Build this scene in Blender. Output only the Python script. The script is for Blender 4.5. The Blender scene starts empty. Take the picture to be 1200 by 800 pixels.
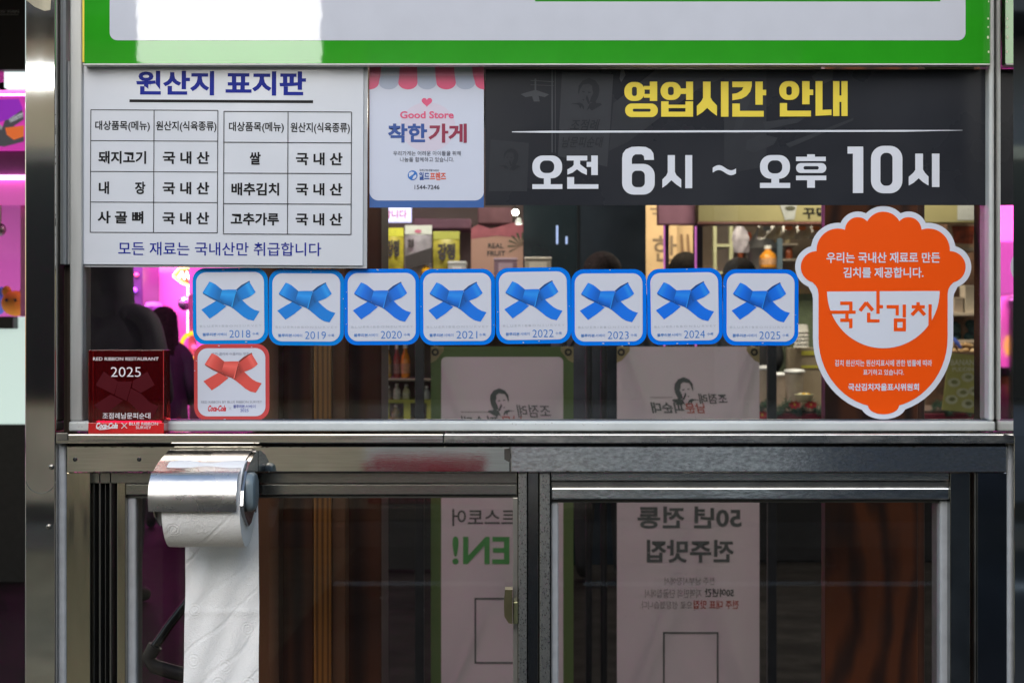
import bpy, bmesh, math, random
from mathutils import Vector, Matrix
random.seed(7)
SC = bpy.context.scene
R = math.radians

# ------------------------------------------------------------ camera, world, sun
S = 0.0011            # metres per photo pixel on the window plane (y = 0)
D = 1.833             # camera distance from the window plane
ZC = 1.20             # camera height
cd = bpy.data.cameras.new('camera'); cam = bpy.data.objects.new('camera', cd)
SC.collection.objects.link(cam); SC.camera = cam
cam.location = (0, -D, ZC); cam.rotation_euler = (R(90), 0, 0)
cd.lens = 36 * D / (1200 * S); cd.sensor_width = 36; cd.clip_start = .05; cd.clip_end = 200
cd.dof.use_dof = True; cd.dof.focus_distance = D + .0; cd.dof.aperture_fstop = 13

w = bpy.data.worlds.new('World'); SC.world = w; w.use_nodes = True
wn = w.node_tree; bg = wn.nodes['Background']
sky = wn.nodes.new('ShaderNodeTexSky'); sky.sky_type = 'NISHITA'; sky.sun_disc = False
SUN_EL, SUN_AZ = R(36), R(190)
sky.sun_elevation = SUN_EL; sky.sun_rotation = SUN_AZ; sky.air_density = 1.6; sky.dust_density = 1.5
wn.links.new(sky.outputs[0], bg.inputs[0]); bg.inputs[1].default_value = 0.13
sl = bpy.data.lights.new('sun', 'SUN'); so = bpy.data.objects.new('sun', sl); SC.collection.objects.link(so)
sl.energy = 0.8; sl.angle = R(60); sl.color = (1, .985, .97)
so.rotation_euler = (R(90) - SUN_EL, 0, R(-8)); so.location = (0, -6, 8)
SC.view_settings.view_transform = 'Standard'; SC.view_settings.look = 'None'
SC.view_settings.gamma = 1; SC.view_settings.exposure = 0.72
SC.cycles.use_denoising = True
SC.cycles.max_bounces = 10; SC.cycles.transparent_max_bounces = 16
SC.cycles.glossy_bounces = 5; SC.cycles.transmission_bounces = 8; SC.cycles.diffuse_bounces = 3
SC.cycles.caustics_refractive = False; SC.cycles.caustics_reflective = False
SC.cycles.sample_clamp_indirect = 6

# ------------------------------------------------------------ helpers
def lin(c):
    c = c / 255
    return c / 12.92 if c <= .04045 else ((c + .055) / 1.055) ** 2.4
def pc(r, g, b, gain=1.03):          # print colour seen at that sRGB value in the open daylight of the stall front
    c = [lin(v) * gain for v in (r, g, b)]; m = max(c) / .86
    return tuple(v / max(1, m) for v in c)
def rgb(r, g, b): return tuple(lin(v) for v in (r, g, b))

def k(Y): return S * (1 + Y / D)
def P(px, py, Y=0.0): return ((px - 600) * k(Y), ZC + (400 - py) * k(Y))

MATS = {}
def mat(name, col, rough=.5, metal=0, var=.06, vscale=30, bump=0, bscale=200, stretch=(1, 1, 1), emit=0, trans=0, ior=1.45, coat=0, spec=.5,
        rvar=0, alpha=1, rscale=60):
    if name in MATS: return MATS[name]
    m = bpy.data.materials.new(name); m.use_nodes = True; MATS[name] = m
    n = m.node_tree.nodes; l = m.node_tree.links; b = n['Principled BSDF']
    tc = n.new('ShaderNodeTexCoord'); mp = n.new('ShaderNodeMapping'); mp.inputs['Scale'].default_value = stretch
    l.new(tc.outputs['Object'], mp.inputs[0])
    b.inputs['Base Color'].default_value = (*col, 1)
    if var:
        nz = n.new('ShaderNodeTexNoise'); nz.inputs['Scale'].default_value = vscale; nz.inputs['Detail'].default_value = 5
        l.new(mp.outputs[0], nz.inputs[0])
        cr = n.new('ShaderNodeMapRange'); cr.inputs['From Min'].default_value = .3; cr.inputs['From Max'].default_value = .7
        cr.inputs['To Min'].default_value = 1 - var; cr.inputs['To Max'].default_value = 1 + var
        l.new(nz.outputs[0], cr.inputs[0])
        mx = n.new('ShaderNodeVectorMath'); mx.operation = 'SCALE'; mx.inputs[0].default_value = col
        l.new(cr.outputs[0], mx.inputs['Scale']); l.new(mx.outputs[0], b.inputs['Base Color'])
    b.inputs['Roughness'].default_value = rough; b.inputs['Metallic'].default_value = metal
    b.inputs['IOR'].default_value = ior; b.inputs['Specular IOR Level'].default_value = spec
    b.inputs['Transmission Weight'].default_value = trans; b.inputs['Coat Weight'].default_value = coat
    b.inputs['Coat Roughness'].default_value = .05
    if rvar:
        nr = n.new('ShaderNodeTexNoise'); nr.inputs['Scale'].default_value = rscale; nr.inputs['Detail'].default_value = 6
        l.new(mp.outputs[0], nr.inputs[0])
        c2 = n.new('ShaderNodeMapRange'); c2.inputs['From Min'].default_value = .35; c2.inputs['From Max'].default_value = .65
        c2.inputs['To Min'].default_value = max(.02, rough - rvar); c2.inputs['To Max'].default_value = rough + rvar
        l.new(nr.outputs[0], c2.inputs[0]); l.new(c2.outputs[0], b.inputs['Roughness'])
    if bump:
        nb = n.new('ShaderNodeTexNoise'); nb.inputs['Scale'].default_value = bscale; nb.inputs['Detail'].default_value = 4
        l.new(mp.outputs[0], nb.inputs[0])
        bp = n.new('ShaderNodeBump'); bp.inputs['Strength'].default_value = bump; bp.inputs['Distance'].default_value = .001
        l.new(nb.outputs[0], bp.inputs['Height']); l.new(bp.outputs[0], b.inputs['Normal'])
    if emit:
        b.inputs['Emission Color'].default_value = (*col, 1); b.inputs['Emission Strength'].default_value = emit
    if alpha < 1: b.inputs['Alpha'].default_value = alpha
    return m

def vmat(name, rough=.35):          # colour comes from the mesh's own colour attribute (printed artwork)
    if name in MATS: return MATS[name]
    m = bpy.data.materials.new(name); m.use_nodes = True; MATS[name] = m
    n = m.node_tree.nodes; b = n['Principled BSDF']
    a = n.new('ShaderNodeVertexColor'); a.layer_name = 'print'
    m.node_tree.links.new(a.outputs[0], b.inputs['Base Color']); b.inputs['Roughness'].default_value = rough
    return m

def glassmat(name, tint=(.96, .98, .97), gain=1.0, dirt=.02, rough=0.0):
    m = bpy.data.materials.new(name); m.use_nodes = True
    n = m.node_tree.nodes; l = m.node_tree.links; n.remove(n['Principled BSDF'])
    out = n['Material Output']
    tr = n.new('ShaderNodeBsdfTransparent'); tr.inputs[0].default_value = (*tint, 1)
    gl = n.new('ShaderNodeBsdfGlossy'); gl.inputs['Roughness'].default_value = rough
    fr = n.new('ShaderNodeFresnel'); fr.inputs[0].default_value = 1.5
    mu = n.new('ShaderNodeMath'); mu.operation = 'MULTIPLY'; mu.inputs[1].default_value = gain; mu.use_clamp = True
    l.new(fr.outputs[0], mu.inputs[0])
    mx = n.new('ShaderNodeMixShader'); l.new(mu.outputs[0], mx.inputs[0]); l.new(tr.outputs[0], mx.inputs[1]); l.new(gl.outputs[0], mx.inputs[2])
    df = n.new('ShaderNodeBsdfDiffuse'); df.inputs[0].default_value = (.5, .5, .5, 1)
    tc = n.new('ShaderNodeTexCoord'); nz = n.new('ShaderNodeTexNoise'); nz.inputs['Scale'].default_value = 35; nz.inputs['Detail'].default_value = 8
    l.new(tc.outputs['Object'], nz.inputs[0])
    mr = n.new('ShaderNodeMapRange'); mr.inputs['From Min'].default_value = .45; mr.inputs['From Max'].default_value = .8
    mr.inputs['To Min'].default_value = dirt * .3; mr.inputs['To Max'].default_value = dirt * 3
    l.new(nz.outputs[0], mr.inputs[0])
    sp = n.new('ShaderNodeTexVoronoi'); sp.inputs['Scale'].default_value = 95; l.new(tc.outputs['Object'], sp.inputs[0])
    sl_ = n.new('ShaderNodeMath'); sl_.operation = 'LESS_THAN'; sl_.inputs[1].default_value = .055; l.new(sp.outputs['Distance'], sl_.inputs[0])
    sr = n.new('ShaderNodeTexNoise'); sr.inputs['Scale'].default_value = 6; l.new(tc.outputs['Object'], sr.inputs[0])
    sg = n.new('ShaderNodeMath'); sg.operation = 'GREATER_THAN'; sg.inputs[1].default_value = .52; l.new(sr.outputs[0], sg.inputs[0])
    sm_ = n.new('ShaderNodeMath'); sm_.operation = 'MULTIPLY'; l.new(sl_.outputs[0], sm_.inputs[0]); l.new(sg.outputs[0], sm_.inputs[1])
    sa = n.new('ShaderNodeMath'); sa.operation = 'MULTIPLY_ADD'; sa.inputs[1].default_value = .22; l.new(sm_.outputs[0], sa.inputs[0]); l.new(mr.outputs[0], sa.inputs[2])
    m2 = n.new('ShaderNodeMixShader'); l.new(sa.outputs[0], m2.inputs[0]); l.new(mx.outputs[0], m2.inputs[1]); l.new(df.outputs[0], m2.inputs[2])
    l.new(m2.outputs[0], out.inputs[0]); return m

def woodmat(name, c1, c2, scale=8, dist=4, rough=.45, grain=60, axis=(1, 1, .06)):
    if name in MATS: return MATS[name]
    m = bpy.data.materials.new(name); m.use_nodes = True; MATS[name] = m
    n = m.node_tree.nodes; l = m.node_tree.links; b = n['Principled BSDF']
    tc = n.new('ShaderNodeTexCoord'); mp = n.new('ShaderNodeMapping'); mp.inputs['Scale'].default_value = axis
    l.new(tc.outputs['Object'], mp.inputs[0])
    wv = n.new('ShaderNodeTexWave'); wv.inputs['Scale'].default_value = scale; wv.inputs['Distortion'].default_value = dist
    wv.inputs['Detail'].default_value = 3; wv.inputs['Detail Scale'].default_value = 1.2; wv.bands_direction = 'X'
    l.new(mp.outputs[0], wv.inputs[0])
    nz = n.new('ShaderNodeTexNoise'); nz.inputs['Scale'].default_value = grain; nz.inputs['Detail'].default_value = 6
    l.new(mp.outputs[0], nz.inputs[0])
    ad = n.new('ShaderNodeMath'); ad.operation = 'MULTIPLY_ADD'; ad.inputs[1].default_value = .45
    l.new(nz.outputs[0], ad.inputs[0]); l.new(wv.outputs[1], ad.inputs[2])
    cr = n.new('ShaderNodeValToRGB'); cr.color_ramp.elements[0].color = (*c1, 1); cr.color_ramp.elements[1].color = (*c2, 1)
    cr.color_ramp.elements[0].position = .15; cr.color_ramp.elements[1].position = 1.1 if False else 1.0
    l.new(ad.outputs[0], cr.inputs[0]); l.new(cr.outputs[0], b.inputs['Base Color']); b.inputs['Roughness'].default_value = rough
    return m

def steel(name, col=(.62, .61, .58), rough=.2, rvar=.1, stretch=(3, 3, 120), bump=.12, bscale=40, var=.08, dirt=0):
    m = mat(name, col, rough, 1, var=var, vscale=8, bump=bump, bscale=bscale, stretch=stretch, rvar=rvar, rscale=9)
    return m

class MB:
    def __init__(s): s.v = []; s.f = []; s.c = []
    def add(s, vs, fs, col=None):
        o = len(s.v); s.v += [tuple(v) for v in vs]
        for f in fs: s.f.append(tuple(i + o for i in f)); s.c.append(col)
        return s
    def box(s, x0, x1, y0, y1, z0, z1, b=0, rot=None):
        bm = bmesh.new(); bmesh.ops.create_cube(bm, size=1); s.boxy = True
        x0, x1 = sorted((x0, x1)); y0, y1 = sorted((y0, y1)); z0, z1 = sorted((z0, z1))
        for v in bm.verts: v.co = Vector(((x0 + x1) / 2 + v.co.x * (x1 - x0), (y0 + y1) / 2 + v.co.y * (y1 - y0), (z0 + z1) / 2 + v.co.z * (z1 - z0)))
        if b:
            b = min(b, .45 * min(x1 - x0, y1 - y0, z1 - z0))
            bmesh.ops.bevel(bm, geom=bm.edges[:], offset=b, segments=3 if b > .0025 else 2, affect='EDGES', profile=.5)
        if rot:
            c = Vector(((x0 + x1) / 2, (y0 + y1) / 2, (z0 + z1) / 2))
            for v in bm.verts: v.co = c + rot @ (v.co - c)
        bm.verts.index_update()
        s.add([v.co[:] for v in bm.verts], [[v.index for v in f.verts] for f in bm.faces]); bm.free(); return s
    def pbox(s, px0, py0, px1, py1, yf, yb, b=0):      # front face covers that rectangle of the facade
        a, c = P(px0, py0, yf), P(px1, py1, yf)
        return s.box(a[0], c[0], yf, yb, a[1], c[1], b)
    def cyl(s, p0, p1, r0, r1=None, n=20, caps=True):
        r1 = r0 if r1 is None else r1; p0, p1 = Vector(p0), Vector(p1); d = (p1 - p0).normalized()
        a = d.orthogonal().normalized(); b = d.cross(a)
        vs = []
        for p, r in ((p0, r0), (p1, r1)):
            for i in range(n):
                t = 2 * math.pi * i / n; vs.append(p + a * (r * math.cos(t)) + b * (r * math.sin(t)))
        fs = [(i, (i + 1) % n, n + (i + 1) % n, n + i) for i in range(n)]
        if caps: fs += [tuple(range(n - 1, -1, -1)), tuple(range(n, 2 * n))]
        return s.add(vs, fs)
    def tube(s, pts, r, n=10):
        pts = [Vector(p) for p in pts]; rs = r if isinstance(r, (list, tuple)) else [r] * len(pts)
        o = len(s.v); prev = None
        for i, p in enumerate(pts):
            d = ((pts[min(i + 1, len(pts) - 1)] - pts[max(i - 1, 0)])).normalized()
            a = (prev - d * prev.dot(d)).normalized() if prev is not None and (prev - d * prev.dot(d)).length > 1e-4 else d.orthogonal().normalized()
            prev = a; b = d.cross(a)
            for j in range(n):
                t = 2 * math.pi * j / n; s.v.append(tuple(p + a * (rs[i] * math.cos(t)) + b * (rs[i] * math.sin(t))))
        for i in range(len(pts) - 1):
            for j in range(n): s.f.append((o + i * n + j, o + i * n + (j + 1) % n, o + (i + 1) * n + (j + 1) % n, o + (i + 1) * n + j)); s.c.append(None)
        s.f.append(tuple(o + j for j in range(n - 1, -1, -1))); s.c.append(None)
        s.f.append(tuple(o + (len(pts) - 1) * n + j for j in range(n))); s.c.append(None)
        return s
    def lathe(s, c, prof, n=20, axis='z'):
        o = len(s.v)
        for r, h in prof:
            for j in range(n):
                t = 2 * math.pi * j / n
                s.v.append((c[0] + r * math.cos(t), c[1] + r * math.sin(t), c[2] + h))
        for i in range(len(prof) - 1):
            for j in range(n): s.f.append((o + i * n + j, o + i * n + (j + 1) % n, o + (i + 1) * n + (j + 1) % n, o + (i + 1) * n + j)); s.c.append(None)
        s.f.append(tuple(o + j for j in range(n - 1, -1, -1))); s.c.append(None)
        s.f.append(tuple(o + (len(prof) - 1) * n + j for j in range(n))); s.c.append(None)
        return s
    def sph(s, c, rx, ry=None, rz=None, n=16, m=10):
        ry = ry or rx; rz = rz or rx
        prof = [(max(1e-4, math.sin(math.pi * i / m)), -math.cos(math.pi * i / m)) for i in range(m + 1)]
        o = len(s.v); s.lathe((0, 0, 0), prof, n)
        for i in range(o, len(s.v)):
            v = s.v[i]; s.v[i] = (c[0] + v[0] * rx, c[1] + v[1] * ry, c[2] + v[2] * rz)
        return s
    def prism(s, pts, axis, a0, a1):          # pts in the other two axes
        n = len(pts)
        def mk(p, a): return (a, p[0], p[1]) if axis == 'x' else ((p[0], a, p[1]) if axis == 'y' else (p[0], p[1], a))
        vs = [mk(p, a0) for p in pts] + [mk(p, a1) for p in pts]
        return s.add(vs, [(i, (i + 1) % n, n + (i + 1) % n, n + i) for i in range(n)] + [tuple(range(n - 1, -1, -1)), tuple(range(n, 2 * n))])

def loc_of(parent):
    v = Vector((0, 0, 0))
    while parent is not None: v += parent.location; parent = parent.parent
    return v
def obj(name, mb, m, parent=None, smooth=False, label=None):
    me = bpy.data.meshes.new(name)
    o0 = loc_of(parent)
    me.from_pydata([(v[0] - o0.x, v[1] - o0.y, v[2] - o0.z) for v in mb.v], [], mb.f)
    if any(c is not None for c in mb.c):
        ca = me.color_attributes.new('print', 'FLOAT_COLOR', 'CORNER'); li = 0
        for f, c in zip(mb.f, mb.c):
            for j in range(len(f)):
                cc = c[j] if isinstance(c[0], (tuple, list)) else c
                ca.data[li].color = (*cc, 1); li += 1
    me.materials.append(m); me.validate(); me.update()
    bm = bmesh.new(); bm.from_mesh(me); bmesh.ops.recalc_face_normals(bm, faces=bm.faces) if not any(c is not None for c in mb.c) and len(mb.f) > 4 and mb.__class__ is MB else None
    bm.to_mesh(me); bm.free()
    if smooth and not getattr(mb, 'boxy', False):
        me.polygons.foreach_set('use_smooth', [True] * len(me.polygons))
        me.set_sharp_from_angle(angle=R(38))
    o = bpy.data.objects.new(name, me); SC.collection.objects.link(o); o.parent = parent
    if label: o['label'] = label
    return o
def thing(name, label, cat, loc=(0, 0, 0), group=None):
    o = bpy.data.objects.new(name, None); SC.collection.objects.link(o); o.location = loc; o.empty_display_size = .05
    o['label'] = label; o['category'] = cat
    if group: o['group'] = group
    return o
def tag(o, label, cat, group=None):
    o['label'] = label; o['category'] = cat
    if group: o['group'] = group
    return o
def struct(name, mb, m):
    o = obj(name, mb, m); o['kind'] = 'structure'; return o

def rr(x0, y0, x1, y1, r, n=8):          # rounded rectangle, y down
    out = []
    for cx, cy, a in ((x1 - r, y0 + r, -90), (x1 - r, y1 - r, 0), (x0 + r, y1 - r, 90), (x0 + r, y0 + r, 180)):
        for i in range(n + 1):
            t = R(a + 90 * i / n); out.append((cx + r * math.cos(t), cy + r * math.sin(t)))
    return out
def ell(cx, cy, rx, ry=None, n=32, a0=0, a1=360):
    ry = ry or rx
    return [(cx + rx * math.cos(R(a0 + (a1 - a0) * i / n)), cy + ry * math.sin(R(a0 + (a1 - a0) * i / n))) for i in range(n + (0 if a1 - a0 == 360 else 1))]
def rect(x0, y0, x1, y1): return [(x0, y0), (x1, y0), (x1, y1), (x0, y1)]

class Flat(MB):
    """Flat printed shapes at depth Y; coordinates go through t (a zoomed local frame -> photo pixels)."""
    def __init__(s, Y, t=None, step=.00003, mirror=None):
        super().__init__(); s.Y = Y; s.t = t or (lambda x, y: (x, y)); s.n = 0; s.step = step; s.mirror = mirror
    def w(s, p):
        a = s.t(*p)
        if s.mirror is not None: a = (2 * s.mirror - a[0], a[1])
        x, z = P(a[0], a[1], s.Y); return (x, s.Y - s.n * s.step, z)
    def poly(s, pts, col=None):
        s.add([s.w(p) for p in pts], [tuple(range(len(pts) - 1, -1, -1))], col); s.n += 1; return s
    def ring(s, o, i, col=None):
        n = len(o); s.add([s.w(p) for p in o] + [s.w(p) for p in i], [(j, n + j, n + (j + 1) % n, (j + 1) % n) for j in range(n)], col); s.n += 1; return s
    def quad(s, pts, cols):       # corner colours
        s.add([s.w(p) for p in pts], [(3, 2, 1, 0)], [cols[3], cols[2], cols[1], cols[0]]); return s
    def line(s, p, q, wd):
        dx, dy = q[0] - p[0], q[1] - p[1]; L = math.hypot(dx, dy); nx, ny = -dy / L * wd / 2, dx / L * wd / 2
        return s.poly([(p[0] + nx, p[1] + ny), (q[0] + nx, q[1] + ny), (q[0] - nx, q[1] - ny), (p[0] - nx, p[1] - ny)])
def slab(pts, Y, th, t=None):      # solid sheet of an outline
    t = t or (lambda x, y: (x, y))
    w2 = [P(*t(*p), Y) for p in pts]
    return MB().prism(w2, 'y', Y, Y + th)
def Z(ox, oy, s): return lambda x, y: (ox + x / s, oy + y / s)

TXT = {}
def textmesh(*a, **kw):
    q = (a, tuple(sorted(kw.items())))
    if q not in TXT: TXT[q] = textmesh_(*a, **kw)
    return TXT[q]
def textmesh_(body, bold=0, shear=0, res=3, spacing=1):
    c = bpy.data.curves.new('text', 'FONT'); c.body = body; c.resolution_u = res; c.offset = bold; c.shear = shear; c.space_character = spacing
    o = bpy.data.objects.new('text', c); SC.collection.objects.link(o)
    dg = bpy.context.evaluated_depsgraph_get(); me = bpy.data.meshes.new_from_object(o.evaluated_get(dg))
    vs = [v.co.copy() for v in me.vertices]; fs = [tuple(p.vertices) for p in me.polygons]
    bpy.data.objects.remove(o); bpy.data.curves.remove(c); bpy.data.meshes.remove(me)
    return vs, fs
def addtext(mb, body, box, t=None, Y=None, bold=0, shear=0, mirror=None, dy=.0, spacing=1):
    """box = ink box (x0, y0, x1, y1) in the local frame."""
    t = t or (lambda x, y: (x, y)); Y = mb.Y if Y is None else Y
    vs, fs = textmesh(body, bold, shear, spacing=spacing)
    if not vs: return mb
    x0, x1 = min(v.x for v in vs), max(v.x for v in vs); y0, y1 = min(v.y for v in vs), max(v.y for v in vs)
    out = []
    for v in vs:
        u = (v.x - x0) / (x1 - x0); q = (v.y - y0) / (y1 - y0)
        a = t(box[0] + u * (box[2] - box[0]), box[3] - q * (box[3] - box[1]))
        if mirror is not None: a = (2 * mirror - a[0], a[1])
        x, z = P(a[0], a[1], Y); out.append((x, Y - dy, z))
    return mb.add(out, fs)
def texts(name, items, Y, m, parent, t=None, bold=0, mirror=None, shear=0):
    for it in items:          # every line or word of print is a part of its own
        mb = Flat(Y); addtext(mb, it[0], it[1], t, Y, it[2] if len(it) > 2 else bold, mirror=mirror, shear=it[3] if len(it) > 3 else shear)
        o = obj(name, mb, m, parent)
    return o

# ------------------------------------------------------------ materials
M_polish = mat('polished_steel', (.60, .59, .56), .04, 1, var=.14, vscale=4, bump=.003, bscale=5, stretch=(1, 1, .3), rvar=.025, rscale=9)
M_brush = steel('brushed_steel', (.50, .50, .48), .26, .08, (2, 2, 90), .05, 60)
M_brushh = mat('scuffed_steel', (.70, .70, .68), .18, 1, var=.20, vscale=300, bump=.06, bscale=300, stretch=(.35, 1, 1), rvar=.08, rscale=60)
M_rough = mat('weathered_steel', (.54, .54, .52), .30, 1, var=.16, vscale=700, bump=.05, bscale=700, stretch=(1, 1, .6), rvar=.04, rscale=500)
M_gold = steel('warm_steel', (.55, .50, .38), .13, .05, (9, 9, 1.2), .02, 20, var=.06)
M_dark = mat('dark_channel', (.02, .02, .022), .4, .3, var=.3)
M_white = mat('white_painted_frame', pc(200, 205, 206), .35, 0, var=.10, vscale=14, bump=.15, bscale=60)
M_alu = mat('grey_aluminium', (.42, .43, .43), .4, .35, var=.08, vscale=20, stretch=(6, 6, .5))
M_seal = mat('silicone_sealant', pc(158, 162, 168), .6, 0, var=.10, vscale=60, bump=.5, bscale=90)
M_black = mat('black_metal', (.012, .012, .014), .4, .2, var=.2)
M_glass = glassmat('window_glass', gain=.8, dirt=.003)
M_glass2 = glassmat('lower_window_glass', tint=(.86, .85, .84), gain=.65, dirt=.0015)
M_bolt = mat('bolt_steel', (.26, .25, .23), .35, 1, var=.2)
M_rust = mat('stain', (.12, .08, .04), .8)

# ------------------------------------------------------------ ground, alley, roof
gm = mat('paving', (.30, .25, .16), .55, 0, var=.35, vscale=6, bump=.8, bscale=60, rvar=.2, rscale=5)
struct('ground', MB().box(-40, 40, -40, 40, -.3, 0), gm)
struct('asphalt_road', MB().box(-.9, 30, -30, -.4, .0001, .004), mat('asphalt', (.035, .035, .036), .75, 0, var=.3, vscale=40, bump=.8, bscale=120))
struct('kerb', MB().box(-30, 30, -6.7, -6.45, .0045, .12), mat('kerb_stone', (.16, .15, .14), .7, var=.15, vscale=9))
struct('road_line', MB().box(-.88, 30, -5.25, -5.13, .0045, .008), mat('road_paint', (.75, .75, .72), .6, var=.15, vscale=9))
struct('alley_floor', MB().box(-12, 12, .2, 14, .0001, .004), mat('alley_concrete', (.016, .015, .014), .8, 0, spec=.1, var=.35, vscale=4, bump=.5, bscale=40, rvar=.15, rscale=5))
struct('arcade_floor', MB().box(-9, -.75, 2.0, 9.4, .0041, .010), mat('added_dark_floor', (.005, .004, .004), .7, 0, var=.3, vscale=4, spec=.15))  # near-black sheet added to keep the arcade floor dark under pink light
struct('alley_roof', MB().box(-9, 9, .12, 14, 2.75, 2.9), mat('alley_roof_panel', (.10, .10, .10), .8))

# ------------------------------------------------------------ the stall front
# left steel post
T = thing('steel_post', 'tall polished stainless post at left edge of the stall front with two bolts', 'post', (P(46, 0)[0], -.03, 0))
xa, xb = P(29, 0, -.05)[0], P(65, 0, -.05)[0]
obj('post_body', MB().box(xa, xb, -.05, .03, 0, 2.6, .0015), M_polish, T, True)
obj('seam', MB().box(xb - .0012, xb - .0004, -.0508, -.05, .02, 2.55), mat('seam_dirt', (.1, .09, .08), .8), T)
for px, py in ((60, 547), (57, 617)):
    x, z = P(px, py, -.051); b_ = MB().lathe((0, 0, 0), [(.0034, 0), (.0032, .0014), (.002, .0022)], 12)
    b_.v = [(x + v[0], -.0505 - v[2], z + v[1]) for v in b_.v]
    o = obj('bolt', b_, M_bolt, T, True)
    obj('bolt_slot', MB().box(x - .0018, x + .0018, -.0530, -.0525, z - .0005, z + .0005), M_dark, o)
x, z = P(48, 560, -.05)
st = MB()
for a in (0,):
    vs = []; n = 40
    for i in range(n + 1):
        t = R(190 + 160 * i / n); vs.append((x + .019 * math.cos(t), -.0503, z + .019 * math.sin(t)))
    st.tube(vs, .0004, 5)
obj('scratch_ring', st, M_bolt, T)
tp = Flat(-.0506); tp.poly([(30, 0), (60, 0), (59, 12), (52, 13), (47, 11), (40, 8), (34, 3)])
obj('tape_residue', tp, mat('old_tape', (.42, .38, .28), .8, var=.3), T)

# right steel post (its inner face mirrors the signs)
T = thing('steel_post', 'tall polished stainless post at right edge whose inner face mirrors the green sign', 'post', (P(1195, 0)[0], 0, 0))
xr = P(1166.5, 0, -.02)[0]; zl0 = P(0, 508.3, -.052)[1]; xl = P(1188, 0, -.044)[0]
obj('post_foot', MB().box(xl, xl + .09, -.044, .04, 0, zl0 - .001, .0012), M_polish, T, True)
xf = P(1187.5, 0, -.085)[0]
obj('post_body', MB().prism([(xr, .057), (xr, -.0005), (xf, -.085), (xf + .1, -.085), (xf + .1, .057)], 'z', zl0, 2.6), mat('mirror_steel', (.66, .65, .63), .03, 1, var=.04, bump=.004, bscale=6), T)

# upper window
T = thing('shop_window', 'large fixed window in white painted frame above the steel ledge', 'window', (0, 0, P(0, 505)[1]))
fr = MB().box(P(80, 0, -.024)[0], xr - .0005, -.024, .02, P(0, 505.5, -.024)[1], P(0, 493.5, -.024)[1], .003)
obj('frame_rail', fr, M_white, T, True)
obj('frame_stile', MB().box(P(1159.5, 0, -.02)[0], xr - .0005, -.020, .02, P(0, 493, -.02)[1], P(0, -60, -.02)[1], .004), M_white, T, True)
obj('frame_stile', MB().pbox(81.5, -60, 96.5, 493, -.018, .02, .002), M_alu, T, True)
obj('frame_bead', MB().pbox(76, 72, 82, 310, -.012, .02, .001), M_alu, T, True)
obj('frame_bead', MB().pbox(70, -60, 77, 310, -.020, .02, .001), M_alu, T, True)
obj('gasket', MB().pbox(96.5, 491.5, 1159, 493.4, -.006, .01), mat('gasket_blue_grey', (.06, .07, .10), .4), T)
obj('glass_pane', MB().box(P(92, 0)[0], P(1165, 0)[0], -.0015, .0015, P(0, 495)[1], P(0, -60)[1]), M_glass, T)
# stains near the left corner
g = Flat(-.0245)
for i in range(26):
    a, b = random.uniform(82, 140) if i < 14 else random.uniform(600, 720), random.uniform(494, 504)
    if i >= 14: b = random.uniform(495, 498)
    g.poly(ell(a, b, random.uniform(.2, .6), random.uniform(.2, .5), 6))
obj('dirt_specks', g, M_rust, T)
# left inner wall strip, dark brown behind the jamb
T = thing('wall_strip', 'dark brown weathered strip between left post and window frame', 'wall strip', (P(72, 0)[0], 0, 0))
obj('strip', MB().pbox(64, -60, 72, 508, .004, .03), woodmat('dark_brown_strip', (.03, .018, .012), (.09, .06, .04)), T)
obj('strip', MB().pbox(72, 311, 82, 508, -.004, .03), woodmat('dark_brown_strip', None, None), T)
# inner jamb that picks up the arcade's pink
T = thing('inner_jamb', 'polished steel return behind right edge of the window, mirroring pink arcade light', 'jamb', (P(1160, 0)[0], .04, 0))
obj('jamb_plate', MB().box(P(1160, 0, 0)[0] - .001, xr - .001, .021, .06, P(0, 505)[1], P(0, -60)[1], .001), MATS['mirror_steel'], T, True)

# ledge
T = thing('steel_ledge', 'long stainless ledge running under the shop window', 'ledge', (0, -.03, P(0, 520)[1]))
for a_, b_, m_ in ((P(66, 0, -.05)[0], P(520, 0, -.052)[0], 'a'), (P(520.2, 0, -.052)[0], xl - .001, 'b')):
    obj('ledge_top', MB().box(a_, b_, -.052, .02, P(0, 519.5, -.052)[1], P(0, 508.5, -.052)[1], .0014), mat('ledge_steel_left', (.56, .54, .50), .12, 1, var=.1, vscale=9, bump=.02, bscale=30, stretch=(2, 8, 60), rvar=.06, rscale=7) if m_ == 'a' else mat('ledge_steel_right', (.50, .50, .49), .28, 1, var=.2, vscale=300, bump=.05, bscale=300, stretch=(.35, 1, 1), rvar=.06, rscale=60), T)
obj('ledge_lip', MB().box(P(66, 0, -.05)[0], xl - .001, -.030, .02, P(0, 522.5, -.03)[1], P(0, 519.6, -.03)[1]), M_dark, T)
obj('end_joint', MB().pbox(66, 507.2, 79, 516, -.0545, -.0525, .0005), M_bolt, T)

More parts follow.
